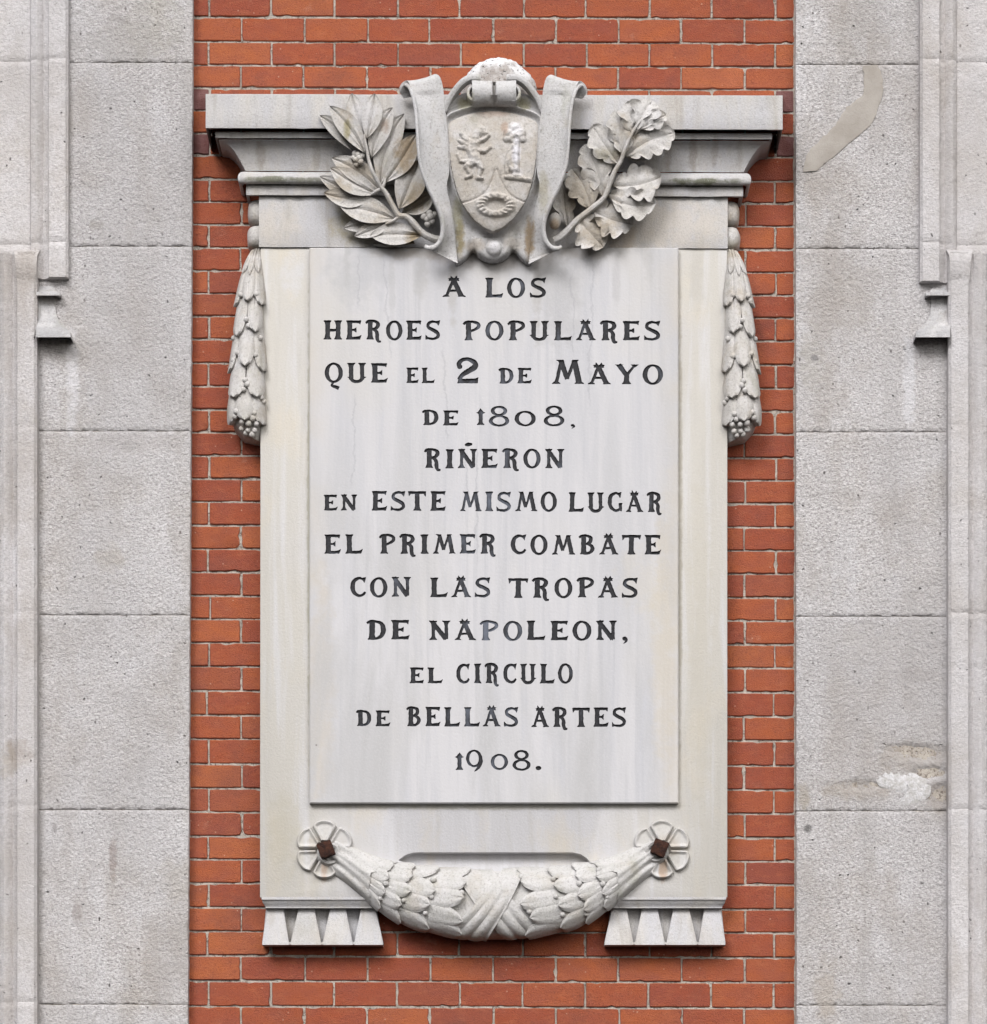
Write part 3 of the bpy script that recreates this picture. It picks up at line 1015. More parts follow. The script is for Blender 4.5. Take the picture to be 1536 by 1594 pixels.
def sd_poly(X, Y, poly):
    P = np.array(poly)
    d = np.full(X.shape, 1e9)
    s = np.zeros(X.shape, bool)
    n = len(P)
    for i in range(n):
        a, b_ = P[i], P[(i + 1) % n]
        ex, ey = b_ - a
        wx, wy = X - a[0], Y - a[1]
        t = np.clip((wx * ex + wy * ey) / (ex * ex + ey * ey + 1e-12), 0, 1)
        d = np.minimum(d, (wx - ex * t) ** 2 + (wy - ey * t) ** 2)
        c = ((a[1] > Y) != (b_[1] > Y)) & (X < ex * (Y - a[1]) / (ey + (1e-12 if ey >= 0 else -1e-12)) + a[0])
        s ^= c
    d = np.sqrt(d)
    return np.where(s, -d, d)


def sd_prim(X, Y, p):
    """signed distance in survey units of one primitive already mapped to them"""
    if p[0] == 'ring':
        _, cx, cy, rx, ry, tx, ty = p

        def ell(ax, ay):
            if ax < .05 or ay < .05:
                return np.full(X.shape, 1e3)
            k = np.sqrt(((X - cx) / ax) ** 2 + ((Y - cy) / ay) ** 2)
            g = np.sqrt(((X - cx) / ax ** 2) ** 2 + ((Y - cy) / ay ** 2) ** 2) + 1e-6
            return k * (k - 1) / g
        return np.maximum(ell(rx, ry), -ell(rx - tx, ry - ty))
    return sd_poly(X, Y, p)


# line, strip bottom, [(word, x0, x1, baseline, cap height)]
TEXT = [
    (479, [('A', 689, 724, 462.7, 29.5), ('LOS', 755, 849, 463.2, 30.5)]),
    (546, [('HEROES', 503.5, 685, 528.6, 29.8), ('POPULARES', 721, 1027.5, 529.6, 29.8)]),
    (617, [('QUE', 505.5, 603.5, 595.3, 30.3), ('EL', 632, 676.5, 596.5, 24), ('2', 709, 744, 596.5, 39.5), ('DE', 775.5, 827.5, 597, 24),
           ('M', 859, 909, 597.8, 37.5), ('AYO', 915.5, 1031.5, 598, 30.5)]),
    (676, [('DE', 657, 713.5, 661.6, 23.3), ('1', 740.5, 754.8, 662, 25), ('8', 761, 792.5, 663, 31), ('0', 800.5, 833.5, 662.8, 23.5),
           ('8', 846.5, 878.5, 663, 31), (',', 888, 894.5, 663, 16)]),
    (746, [('RIÑERON', 659.7, 878, 728.7, 29.7)]),
    (813, [('EN', 503.8, 556, 794.6, 24.5), ('ESTE', 578, 693.5, 794.8, 30.3), ('MISMO', 715, 866.5, 795.6, 30.3), ('LUGAR', 884.5, 1031, 796.6, 30.3)]),
    (880, [('EL', 505, 564, 861.8, 30), ('PRIMER', 590, 773, 862, 30), ('COMBATE', 795, 1028.5, 863, 30.3)]),
    (947, [('CON', 545, 640, 928.8, 30.5), ('LAS', 669, 763, 929.3, 30.5), ('TROPAS', 791.5, 992.5, 930.3, 30.5)]),
    (1013, [('DE', 569.8, 637.5, 995.7, 30), ('NAPOLEON', 668, 960.5, 996.4, 30), (',', 968.5, 976.5, 996.5, 26)]),
    (1080, [('EL', 637.5, 689, 1063.2, 24.5), ('CIRCULO', 711, 891.5, 1063.6, 30.5)]),
    (1147, [('DE', 554.5, 607.3, 1130, 24.5), ('BELLAS', 632.5, 806.5, 1130.6, 30), ('ARTES', 827, 974.5, 1131.4, 30)]),
    (1248.7, [('1', 707.5, 721.8, 1198, 26.5), ('9', 725, 751.8, 1197, 30), ('0', 763.5, 790.3, 1198.2, 24.5), ('8', 797.5, 825.5, 1198.2, 31),
              ('.', 834, 841.5, 1198, 28)]),
]
PX0, PX1, PY0, PY1 = 481.5, 1056.0, 385.5, 1250.2
CH = 1.5
STEP = 0.62
EN = 3.0                                   # depth of the cut
REF[0] = TD
panel_v, panel_f = [], []
text_panel = empty('text_panel', V(768, 1250, TD), plaque)
ytop = PY0 + CH
rs = np.random.default_rng(3)
for (ybot, words) in TEXT:
    gx = np.arange(PX0 + CH + 2, PX1 - CH - 2, STEP)
    gy = np.arange(ytop + 1, ybot - 1, STEP)
    X, Y = np.meshgrid(gx, gy)
    S = np.full(X.shape, 9.0)
    for (word, x0, x1, base, cap) in words:
        gap = .20
        tot = sum(G[c][0] for c in word) + gap * (len(word) - 1)
        k = (x1 - x0) / tot
        cx = x0
        for c in word:
            wd, prims = G[c]
            jx, jy, jr = rs.normal(0, .25), rs.normal(0, .25), rs.normal(0, .006)
            i0, i1 = np.searchsorted(gx, cx - 8), np.searchsorted(gx, cx + wd * k + 8)
            j0, j1 = np.searchsorted(gy, base - cap * 1.45), np.searchsorted(gy, base + cap * .45)
            xs_, ys_ = X[j0:j1, i0:i1], Y[j0:j1, i0:i1]
            sub = S[j0:j1, i0:i1]
            kk = min(1.0, k / cap) ** .35
            for p in prims:
                if p[0] == 'ring':
                    q = ('ring', cx + p[1] * k + jx, base - p[2] * cap + jy, p[3] * k, p[4] * cap, p[5] * k if p[5] < p[3] else p[3] * k, p[6] * cap if p[6] < p[4] else p[4] * cap)
                else:
                    q = [(cx + x * k + jx + jr * y * cap, base - y * cap + jy) for (x, y) in p]
                sub = np.minimum(sub, sd_prim(xs_, ys_, q))
            S[j0:j1, i0:i1] = sub
            cx += (wd + gap) * k
    # chisel wander: soft low-frequency shift of the outline
    ph = rs.uniform(0, 6, 4)
    S = S + .22 * np.sin(X * .35 + ph[0] + Y * .21) * np.sin(Y * .41 + ph[1]) + .12 * np.sin(X * .9 + ph[2]) * np.sin(Y * .8 + ph[3]) - .10
    S = np.where(np.abs(S) < 1e-4, 1e-4, S)
    # outline of the letters on the grid
    vid, vv, edges = {}, [], []
    ny_, nx_ = S.shape
    inside = S < 0

    def gv(j, i, jj, ii):
        key = (j, i, jj, ii)
        if key not in vid:
            a, b_ = S[j, i], S[jj, ii]
            t = min(.97, max(.03, a / (a - b_)))
            vid[key] = len(vv)
            vv.append(Vector((lerp(gx[i], gx[ii], t), lerp(gy[j], gy[jj], t))))
        return vid[key]
    code = inside[:-1, :-1] * 1 + inside[:-1, 1:] * 2 + inside[1:, 1:] * 4 + inside[1:, :-1] * 8
    for j, i in zip(*np.where((code > 0) & (code < 15))):
        c = int(code[j, i])
        T_ = lambda: gv(j, i, j, i + 1)
        R_ = lambda: gv(j, i + 1, j + 1, i + 1)
        B_ = lambda: gv(j + 1, i, j + 1, i + 1)
        L_ = lambda: gv(j, i, j + 1, i)
        if c in (1, 14): edges.append((L_(), T_()))
        elif c in (2, 13): edges.append((T_(), R_()))
        elif c in (4, 11): edges.append((R_(), B_()))
        elif c in (8, 7): edges.append((B_(), L_()))
        elif c in (3, 12): edges.append((L_(), R_()))
        elif c in (6, 9): edges.append((T_(), B_()))
        elif c == 5: edges += [(L_(), T_()), (R_(), B_())]
        elif c == 10: edges += [(T_(), R_()), (B_(), L_())]
    nb0 = len(vv)
    xa, xb = PX0 + CH, PX1 - CH
    vv += [Vector((xa, ytop)), Vector((xb, ytop)), Vector((xb, ybot)), Vector((xa, ybot))]
    edges += [(nb0, nb0 + 1), (nb0 + 1, nb0 + 2), (nb0 + 2, nb0 + 3), (nb0 + 3, nb0)]
    ov, oe, of, *_ = delaunay_2d_cdt(vv, edges, [], 0, 1e-5)
    ov = [(p.x, p.y) for p in ov]

    def samp(x, y):
        fi, fj = (x - gx[0]) / STEP, (y - gy[0]) / STEP
        if fi < 0 or fj < 0 or fi >= nx_ - 1 or fj >= ny_ - 1:
            return 1.0
        i, j = int(fi), int(fj)
        a, b_ = fi - i, fj - j
        return (S[j, i] * (1 - a) + S[j, i + 1] * a) * (1 - b_) + (S[j + 1, i] * (1 - a) + S[j + 1, i + 1] * a) * b_
    fin, fout = [], []
    for f in of:
        x = sum(ov[q][0] for q in f) / 3
        y = sum(ov[q][1] for q in f) / 3
        (fin if samp(x, y) < 0 else fout).append(tuple(f))
    b = len(panel_v)
    panel_v += [V(x, y, TD) for (x, y) in ov]
    panel_f += [tuple(b + q for q in f) for f in fout]
    # the cut itself: walls and floor, painted
    groups = {}
    for f in fin:
        x = sum(ov[q][0] for q in f) / 3
        wi = min(range(len(words)), key=lambda i: max(words[i][1] - x, x - words[i][2]))
        groups.setdefault(wi, []).append(f)
    for wi in sorted(groups):
        lv, lf = [], []
        used = sorted({q for f in groups[wi] for q in f})
        idx = {q: i for i, q in enumerate(used)}
        nu = len(used)
        for q in used:
            lv.append(V(ov[q][0], ov[q][1], TD - EN))
        for q in used:
            lv.append(V(ov[q][0], ov[q][1], TD))
        ed = {}
        for f in groups[wi]:
            lf.append(tuple(idx[q] for q in f))
            for a_, b_ in zip(f, f[1:] + f[:1]):
                ed[(a_, b_)] = 1
        for (a_, b_) in ed:
            if (b_, a_) not in ed:
                lf.append((idx[a_], idx[b_], nu + idx[b_], nu + idx[a_]))
        fixnormals(link('lettering', lv, lf, MPAINT, text_panel, smooth=False))
    ytop = ybot
# edges of the panel
b = len(panel_v)
o4 = [(PX0, PY0), (PX1, PY0), (PX1, PY1), (PX0, PY1)]
i4 = [(PX0 + CH, PY0 + CH), (PX1 - CH, PY0 + CH), (PX1 - CH, 1248.7), (PX0 + CH, 1248.7)]
for (x, y) in i4:
    panel_v.append(V(x, y, TD))
for (x, y) in o4:
    panel_v.append(V(x, y, TD - CH))
for (x, y) in o4:
    panel_v.append(V(x, y, SD - 2))
for r_ in range(2):
    for i in range(4):
        k = (i + 1) % 4
        panel_f.append((b + 4 * r_ + i, b + 4 * r_ + k, b + 4 * r_ + 4 + k, b + 4 * r_ + 4 + i))
pf = link('inscribed_face', panel_v, panel_f, MPAN, text_panel, smooth=False)
import bmesh as _bm
bm_ = _bm.new()
bm_.from_mesh(pf.data)
for f in bm_.faces:                       # all faces look out of the wall or sideways away from the panel
    c_ = f.calc_center_median()
    if f.normal.y > 0.3:
        f.normal_flip()
bm_.to_mesh(pf.data)
bm_.free()

# ------------------------------------------------------------------ entablature
ent = empty('cornice', V(768, 385, SD), plaque)


def etilt(x):
    return 2.6 * (x - 320) / 900


def eband(name, levels, mat, bev=.8, rough=.5, seed=0, backd=-2):
    """levels: (y, depth, xl, xr): mitred moulding with returns to the wall"""
    m = Mesh()
    rows = []
    for (y, d, xl, xr) in levels:
        r = [V(xl, y, backd, d), V(xl, y, lerp(backd, d, .5), d)]
        n = 60
        for i in range(n + 1):
            x = lerp(xl, xr, i / n)
            r.append(V(x, y + etilt(x) + .35 * nz(x * .05, y * .1, seed), d + rough * nz(x * .04, y * .07, seed + 3) - (2.0 * max(0, nz(x * .11, seed * 3.1, y * .02) - .33) * 4 if bev else 0), d))
        r[0] = (r[0][0], r[0][1], r[2][2])
        r[1] = (r[1][0], r[1][1], r[2][2])
        e_ = r[-1]
        r += [(e_[0], -lerp(backd, d, .5) * U, e_[2]), (e_[0], -backd * U, e_[2])]
        rows.append(r)
    m.grid(rows)
    return fixnormals(m.link(name, mat, ent, angle=32), bev, 2)


CO = 98
eband('corona', [(146.3, -2, 320, 1218), (146.5, CO, 320, 1218), (150, CO, 320, 1218), (175, CO, 320, 1218), (199.3, CO, 320, 1218), (201.0, CO - 30, 324, 1214)], MCOR, 1.0, .6, 1)
eband('fillet', [(205, CO - 16, 335, 1201.5), (207, CO - 15, 335, 1201.5), (214.5, CO - 15, 335, 1201.5), (215.5, CO - 28, 339, 1197)], MCOR, .5, .3, 2)
cav = []
for i in range(15):
    t = i / 14 * math.pi / 2
    q = math.sin(t) ** .62
    cav.append((217 + 49 * math.sin(t) ** 1.15, CO - 21 - 24 * q, 340 + 42 * q, 1199 - 42 * q))
eband('cavetto', cav, MCOR, 0, .5, 3)
bead = []
for i in range(11):
    a = math.pi * i / 10
    bead.append((277 - 9.5 * math.cos(a), 54 + 9 * math.sin(a), 377 - 7 * math.sin(a), 1162 + 7 * math.sin(a)))
eband('bead', bead, MCOR, 0, .9, 4)
eband('fascia', [(285, 50, 383, 1156.5), (287, 50, 383, 1156.5), (303.5, 50, 383, 1156.5), (305, 38, 388, 1150)], MCOR, .6, .4, 5)
eband('frieze', [(301, 43, 403, 1132.5), (318, 43, 403, 1132.5), (350, 43, 403, 1132.5), (384.4, 43, 403, 1132.5), (385, -2, 403, 1132.5)], MCOR, .8, .6, 6)
for s in (-1, 1):
    for (yc, hh, xo) in ((328, 18, 384), (367, 17, 383)):
        m = Mesh()
        REF[0] = 30
        rows = []
        for i in range(13):
            a = math.pi * i / 12
            y = yc - hh * math.cos(a)
            bul = math.sin(a) ** .45
            x_out = lerp(396, xo, bul)
            row = []
            for t in (0, .2, .4, .6, .8, 1):
                ang = t * math.pi / 2
                x = 404 - (404 - x_out) * math.sin(ang) ** .6
                d = (16 + 20 * bul) * math.cos(ang) ** .6
                x += .8 * nz(y * .1, t * 3, s)
                row.append(V(x if s < 0 else 1536.5 - x, y + (0 if s < 0 else 2), d))
            rows.append(row)
        m.grid(rows)
        fixnormals(m.link('end_bolster', MCARV, ent, angle=60))

# ------------------------------------------------------------------ plinth mouldings with guttae
for s in (-1, 1):
    pl = empty('plinth', V(502 if s < 0 else 1035, 1471, 20), plaque)
    f = (lambda x: x) if s < 0 else (lambda x: 1537 - x)
    m = Mesh()
    rows = []
    for (y, d, xl, xr) in [(1396, 43, 407, 603), (1397.8, 43, 407, 603), (1400.5, 43, 407, 603), (1401, 41, 408.2, 600), (1404.5, 39.5, 408.5, 599), (1408, 36.5, 411, 596),
                           (1411.5, 34, 413.2, 593), (1413.6, 34, 413.2, 593), (1414.2, 10, 413.2, 593)]:
        r = [V(f(xl), y, -2, d)]
        r += [V(f(lerp(xl, xr, i / 12)), y, d + .3 * nz(i, y, s), d) for i in range(13)]
        r += [V(f(xr), y, -2, d)]
        rows.append(r)
    m.grid(rows)
    fixnormals(m.link('moulding', MCOR, pl, angle=30), .4, 1)
    m = Mesh()
    m.prism([(f(414), 1413), (f(587), 1413), (f(594), 1467), (f(409), 1467)], -2, 9)
    fixnormals(m.link('backing', MCOR, pl))
    for k, (ta, tb, ba, bb) in enumerate([(416, 441, 408, 449.5), (464.6, 489, 452.5, 499.5), (513.8, 537.8, 502.5, 548.5), (561.8, 584.5, 551.5, 596)]):
        m = Mesh()
        rows = []
        for (y, q, d) in [(1413.5, 0, 24), (1430, .3, 28), (1448, .66, 33), (1466, 1, 37.5), (1470.6, 1.0, 38.5), (1471, 1.0, 6)]:
            xa, xb = lerp(ta, ba, q), lerp(tb, bb, q)
            if y > 1466 and k < 3:
                xb = bb + .6
            r = [V(f(xa), y, 5, d), V(f(xa), y, d - 1, d), V(f(xa + 1.2), y, d, d)]
            r += [V(f(lerp(xa, xb, i / 5)), y, d + .5 * nz(i * .7, y * .06, k), d) for i in range(1, 5)]
            r += [V(f(xb - 1.2), y, d, d), V(f(xb), y, d - 1, d), V(f(xb), y, 5, d)]
            rows.append(r)
        m.grid(rows)
        fixnormals(m.link('gutta', MCOR, pl, angle=40))
    m = Mesh()
    m.prism([(f(409), 1466.3), (f(595), 1466.3), (f(595.6), 1470.2), (f(408.4), 1470.2)], -2, 36.5)
    fixnormals(m.link('foot_strip', MCOR, pl), .5, 1)


# ------------------------------------------------------------------ carved leaves
def leaf(parent, base, tip, width, db, dt, bow=0., mat=MCARV, lobes=0, cup=3.5, curl=0., ripple=0., name='leaf', thick=5, seed=0, droop=0., tipw=.12, label=None):
    """closed leaf slab; base, tip in survey units; bow bends the midrib sideways; depth runs db -> dt"""
    REF[0] = (db + dt) / 2
    bx, by = base
    tx, ty = tip
    L = math.hypot(tx - bx, ty - by)
    ux, uy = (tx - bx) / L, (ty - by) / L
    px, py = -uy, ux
    nu_, nv_ = (30 if lobes else 18), 12
    F, B = [], []
    for i in range(nu_ + 1):
        u = i / nu_
        if lobes:
            prof = (max(0, math.sin(math.pi * min(1, .03 + u * .97) ** 1.15)) ** .6)
            sc = .70 + .42 * abs(math.sin(math.pi * (lobes - .5) * u + .25)) ** .55
            prof = prof * sc * 1.12
        else:
            prof = (math.sin(math.pi * (u ** 1.08)) ** .80 if 0 < u < 1 else 0)
        w_ = width * .5 * prof * (1.10 if lobes else 1.28) + .6
        mx, my = bx + ux * L * u + px * bow * 4 * u * (1 - u), by + uy * L * u + py * bow * 4 * u * (1 - u)
        dm = lerp(db, dt, u) + droop * 4 * u * (1 - u) - curl * u ** 3
        fr, br = [], []
        for j in range(nv_ + 1):
            v = -1 + 2 * j / nv_
            wv = w_
            if lobes:
                wv = w_ * (1 + .10 * nz(u * 5, v * 2, seed))
            x, y = mx + px * wv * v, my + py * wv * v
            # side veins pull the lobes forward along the leaf
            if lobes:
                x += ux * abs(v) * 5
                y += uy * abs(v) * 5
            h = cup * (abs(v) ** 1.5) - cup * .4
            h -= 2.8 * math.exp(-(v / .12) ** 2) * (1 - u * .6)           # cut midrib
            h += 2.0 * math.exp(-((abs(v) - .28) / .14) ** 2) * (1 - u * .5)
            if not lobes:
                h += .7 * math.sin(9 * (u - .35 * abs(v))) * .5 * abs(v)
            else:
                h += 1.6 * ripple * (.5 + .5 * math.sin(2 * math.pi * (lobes - .5) * u * .5 + seed)) * abs(v) ** 3.0 - 2.0 * abs(v)
                h += .8 * math.sin(2 * math.pi * (lobes - .5) * (u - .18 * abs(v)) + .6) * abs(v)
            h += .6 * nz(x * .12, y * .12, seed)
            fr.append(V(x, y, dm + h))
            br.append(V(lerp(mx, x, .9), lerp(my, y, .9), dm + h * .6 - thick * (.45 + .55 * (1 - abs(v)))))
        F.append(fr)
        B.append(br)
    m = Mesh()
    m.shell(F, B)
    o = fixnormals(m.link(name, mat, parent, angle=42))
    if label:
        o['label'] = label
    return o


def dep(y):
    return np.interp(y, [140, 195, 215, 250, 300, 350, 385], [108, 107, 103, 90, 76, 66, 61])


laurel = empty('laurel_branch', V(610, 360, 70), plaque)
LV = [  # base, tip, width, bow, extra depth
    ((546, 231), (498, 182.5), 19, 5, -6, None), ((567, 235), (513.5, 168.5), 25, 4, 3, None),
    ((569, 213), (547.5, 147), 22, -3, -1, None), ((571, 214), (583, 147.5), 24, 2, 3, None),
    ((578, 242), (611, 171), 25, -4, 2, None), ((591, 283), (629.5, 183), 30, -9, 0, None),
    ((598, 280), (648, 214), 30, 3, 1, 'leaf stained brown'), ((621, 322), (651, 254), 36, 2, 2, None), ((626, 330), (676, 303), 24, 3, -8, 'leaf stained brown'),
    ((593, 296), (517, 249), 27, 5, -2, None), ((588, 300), (514.5, 264), 27, -4, 2, None),
    ((573, 305), (498, 277), 20, -3, -10, None), ((585, 302), (504.5, 301), 24, -8, -3, None),
    ((615, 340), (528.5, 320.5), 31, 2, 2, None), ((608, 343), (535, 355), 20, 0, -8, None),
    ((613, 339), (552, 367.5), 19, -3, -1, None), ((657, 366), (576.5, 367), 27, 1, 3, 'leaf with a brown blotch'), ((645, 377), (581, 380.5), 13, 1, -10, None),
    ((640, 300), (668, 262), 20, 0, -12, None)]
for i, (b_, t_, w_, bow, ex, lab) in enumerate(LV):
    leaf(laurel, b_, t_, w_, dep(b_[1]) + ex, dep(t_[1]) + ex + 2, bow, cup=3.2, seed=i * 3, droop=3.5, label=lab, mat=MCARV)
m = Mesh()
REF[0] = 88
tube(m, [(686, 368, 66, 7), (672, 365, 70, 6), (660, 360, 73, 5.5), (649, 350, 75, 5), (640, 340, 77, 4.8), (631, 334, 78, 4.6), (620, 332, 79, 4.3), (610.5, 317, 82, 4), (600, 299, 86, 3.7),
         (592, 291, 89, 3.5), (581, 273, 100, 3.1), (575, 256, 100, 2.8), (572, 240, 103, 2.6), (569, 226, 106, 2), (568, 216, 107, 1.5)])
tube(m, [(594, 294, 87, 3), (598, 286, 89, 2.6), (600, 278, 90, 2)])
tube(m, [(621, 334, 79, 3), (612, 340, 77, 2.6), (600, 344, 74, 2)])
tube(m, [(593, 293, 88, 3), (586, 297, 86, 2.6), (577, 301, 82, 1.8)])
fixnormals(m.link('stem', MCARV, laurel, angle=70))


def berries(parent, cx, cy, d, R_, rb_, n, seed, mat=MCARV):
    r2 = random.Random(seed)
    REF[0] = d
    for i in range(n):
        a = 2.4 * i
        rr = R_ * math.sqrt((i + .3) / n)
        m = Mesh()
        m.ball(cx + rr * math.cos(a), cy + rr * math.sin(a), d + 6 - 6 * (rr / R_) ** 2 + r2.uniform(-1, 1), rb_ * r2.uniform(.85, 1.12), 10, 8)
        fixnormals(m.link('berry', mat, parent, angle=80))


berries(laurel, 557, 248, 90, 10, 4.9, 8, 1)
berries(laurel, 668, 340, 64, 11, 5.4, 8, 2)

oak = empty('oak_branch', V(940, 360, 70), plaque)
OV = [  # base, tip, width, bow, extra, lobes, ripple
    ((966, 254), (924.5, 202), 36, -3, 1, 4, 4), ((972, 242), (960, 178), 34, 2, 4, 4, 5), ((974, 241), (1045, 209), 42, -4, 2, 5, 3),
    ((986, 212), (984, 162), 38, 2, 3, 3, 6), ((992, 202), (1013, 160), 38, -2, 6, 3, 6), ((994, 201), (1033, 180), 22, 1, 5, 3, 3),
    ((939, 302), (912, 232), 38, 3, 0, 4, 4), ((921, 324), (893, 268), 40, 3, 2, 4, 5), ((885, 354), (876, 288), 26, -2, -8, 4, 3),
    ((953, 288), (1024, 277), 44, 7, 2, 4, 8), ((946, 305), (1016, 316), 38, 10, 7, 4, 8), ((921, 327), (980, 347), 46, 5, 2, 4, 8),
    ((899, 341), (936, 379), 44, 2, 6, 4, 8), ((978, 246), (1010, 240), 20, 0, -10, 3, 3), ((950, 300), (992, 308), 26, 4, -14, 3, 3),
    ((948, 262), (934, 236), 24, 2, -14, 3, 3), ((925, 320), (940, 286), 22, -2, -14, 3, 4)]
for i, (b_, t_, w_, bow, ex, lo_, rp) in enumerate(OV):
    leaf(oak, b_, t_, w_, dep(b_[1]) + ex, dep(t_[1]) + ex, bow, lobes=lo_, ripple=rp, cup=2.0, seed=40 + i * 5, droop=5, curl=3)
m = Mesh()
REF[0] = 88
tube(m, [(863, 368, 68, 6), (872, 364, 70, 6.2), (884, 354, 73, 5.6), (899.7, 338, 77, 5), (922, 321.6, 80, 4.6), (938.8, 308, 83, 4.4), (946, 294, 87, 4), (955.4, 271, 94, 3.7), (966, 254, 99, 3.4),
         (972, 238, 106, 3), (982, 217, 110, 2.6), (994, 199, 113, 2.2), (1006, 190, 113, 1.6)])
fixnormals(m.link('stem', MCARV, oak, angle=70))
m = Mesh()
REF[0] = 72
m.ball(863.5, 344, 72, 10, 14, 12, .95, 1.3, 1)
fixnormals(m.link('acorn', MCARV, oak, angle=80))

# ------------------------------------------------------------------ coat of arms
arms = empty('coat_of_arms', V(768, 400, 60), plaque)


def height_patch(name, x0, x1, y0, y1, step, hf, inside, dback, mat, parent, ref):
    """carved relief: surface depth hf(x, y) over the points where inside(x, y); sides run back to dback"""
    REF[0] = ref
    xs_, ys_ = np.arange(x0, x1 + .01, step), np.arange(y0, y1 + .01, step)
    idx, vv_, ff = {}, [], []
    ok = [[inside(x, y) for x in xs_] for y in ys_]
    for j, y in enumerate(ys_):
        for i, x in enumerate(xs_):
            if ok[j][i]:
                idx[(j, i)] = len(vv_)
                vv_.append(V(x, y, hf(x, y)))
    cnt = {}
    for j in range(len(ys_) - 1):
        for i in range(len(xs_) - 1):
            q = [(j, i), (j, i + 1), (j + 1, i + 1), (j + 1, i)]
            k = [p for p in q if p in idx]
            if len(k) >= 3:
                f = tuple(idx[p] for p in k)
                ff.append(f)
                for a_, b_ in zip(f, f[1:] + f[:1]):
                    cnt[(a_, b_)] = 1
    n0 = len(vv_)
    bmap = {}
    for (a_, b_) in list(cnt):
        if (b_, a_) not in cnt:
            for q in (a_, b_):
                if q not in bmap:
                    bmap[q] = len(vv_)
                    p = vv_[q]
                    vv_.append((p[0], -dback * U, p[2]))
            ff.append((b_, a_, bmap[a_], bmap[b_]))
    return fixnormals(link(name, vv_, ff, mat, parent, angle=50))


def poly_sd(poly):
    """signed distance to an outline, tabulated once on a grid"""
    P = np.array(poly)
    x0, y0 = P.min(0) - 40
    x1, y1 = P.max(0) + 40
    st = .7
    gx_, gy_ = np.arange(x0, x1, st), np.arange(y0, y1, st)
    T = sd_poly(*np.meshgrid(gx_, gy_), P)

    def f(x, y):
        fi = min(max((x - x0) / st, 0), len(gx_) - 1.01)
        fj = min(max((y - y0) / st, 0), len(gy_) - 1.01)
        i, j = int(fi), int(fj)
        a, b_ = fi - i, fj - j
        return float((T[j, i] * (1 - a) + T[j, i + 1] * a) * (1 - b_) + (T[j + 1, i] * (1 - a) + T[j + 1, i + 1] * a) * b_)
    return f


def smooth_closed(pts, n):
    q = pts + pts[:1]
    return [cr(q, len(pts) * i / n) for i in range(n)]


# shield
half = [(767.5, 175.5), (733, 179.5), (697, 194), (698.5, 225), (703.5, 268), (715, 307), (733, 333), (752, 349), (767.5, 355.5)]
SH = []
for i in range(49):
    SH.append(cr(half, 8 * i / 48))
SH = SH + [(1535 - x, y) for (x, y) in SH[-2:0:-1]]
shs = poly_sd(SH)


def blob(x, y, cx, cy, rx, ry, h, ang=0):
    c, s_ = math.cos(ang), math.sin(ang)
    a, b_ = ((x - cx) * c + (y - cy) * s_) / rx, (-(x - cx) * s_ + (y - cy) * c) / ry
    q = a * a + b_ * b_
    return h * .95 * math.exp(-1.5 * q) if q < 4 else 0


CAPS = [  # worn rampant beast, left field: (x0, y0, x1, y1, r0, r1, height)
    (748, 207, 741, 214, 7, 6, 1), (752, 210, 759, 213, 4, 2, .8), (741, 214, 736, 234, 6, 9, 1), (736, 234, 740, 252, 9, 8, 1), (738, 226, 752, 222, 4, 3, .8), (752, 222, 761, 215, 3, 2.5, .8),
    (741, 238, 754, 239, 4, 3.5, .8), (754, 239, 763, 233, 3.2, 2.6, .7), (737, 252, 727, 262, 6.5, 5, 1), (727, 262, 733, 275, 4.2, 3, .8), (733, 275, 725, 278, 3, 2.4, .7),
    (743, 252, 749, 264, 6, 4.5, .9), (749, 264, 743, 279, 4, 3, .8), (743, 279, 751, 280, 3, 2.4, .7), (730, 226, 718, 212, 5, 3, .8), (730, 230, 715, 222, 5, 2.6, .7), (729, 234, 714, 232, 4, 2.4, .6),
    (729, 254, 717, 254, 3, 2.4, .7), (717, 254, 712, 243, 2.4, 2.2, .6),
    # worn tree with a beast against it, right field
    (800, 203, 801, 203, 8, 8, 1), (791, 211, 792, 211, 7, 7, .9), (809, 210, 810, 210, 8, 8, 1), (800, 216, 801, 217, 10, 10, 1.1), (813, 220, 814, 220, 5, 5, .8), (788, 220, 789, 220, 5, 5, .7),
    (803, 224, 803, 274, 4.4, 5.5, 1), (794, 240, 792, 256, 5, 6.5, .9), (795, 237, 797, 231, 4, 3.4, .8), (795, 243, 802, 239, 2.8, 2.2, .8), (792, 256, 797, 268, 5, 3.4, .8), (789, 258, 789, 271, 4, 3, .7),
    (788, 277, 824, 281, 3.4, 3.0, .7), (803, 272, 812, 277, 5, 3, .7)]
CPA = np.array(CAPS)


def figure(x, y):
    dx, dy = CPA[:, 2] - CPA[:, 0], CPA[:, 3] - CPA[:, 1]
    t = np.clip(((x - CPA[:, 0]) * dx + (y - CPA[:, 1]) * dy) / (dx * dx + dy * dy), 0, 1)
    dd = np.hypot(x - CPA[:, 0] - dx * t, y - CPA[:, 1] - dy * t)
    r = CPA[:, 4] + (CPA[:, 5] - CPA[:, 4]) * t
    q = np.clip(1 - (dd / (r * 1.12)) ** 2, 0, 1)
    return float(np.max(CPA[:, 6] * (6.2 * q ** .55)))


CURV = [(719, 314), (738, 309), (755, 299), (765, 283), (770, 267)]
CURV2 = [(822, 314), (803, 308), (789, 297), (780, 281), (774, 266)]
cpts = [cr(CURV, 4 * i / 40) for i in range(41)] + [cr(CURV2, 4 * i / 40) for i in range(41)]
cpa = np.array(cpts)


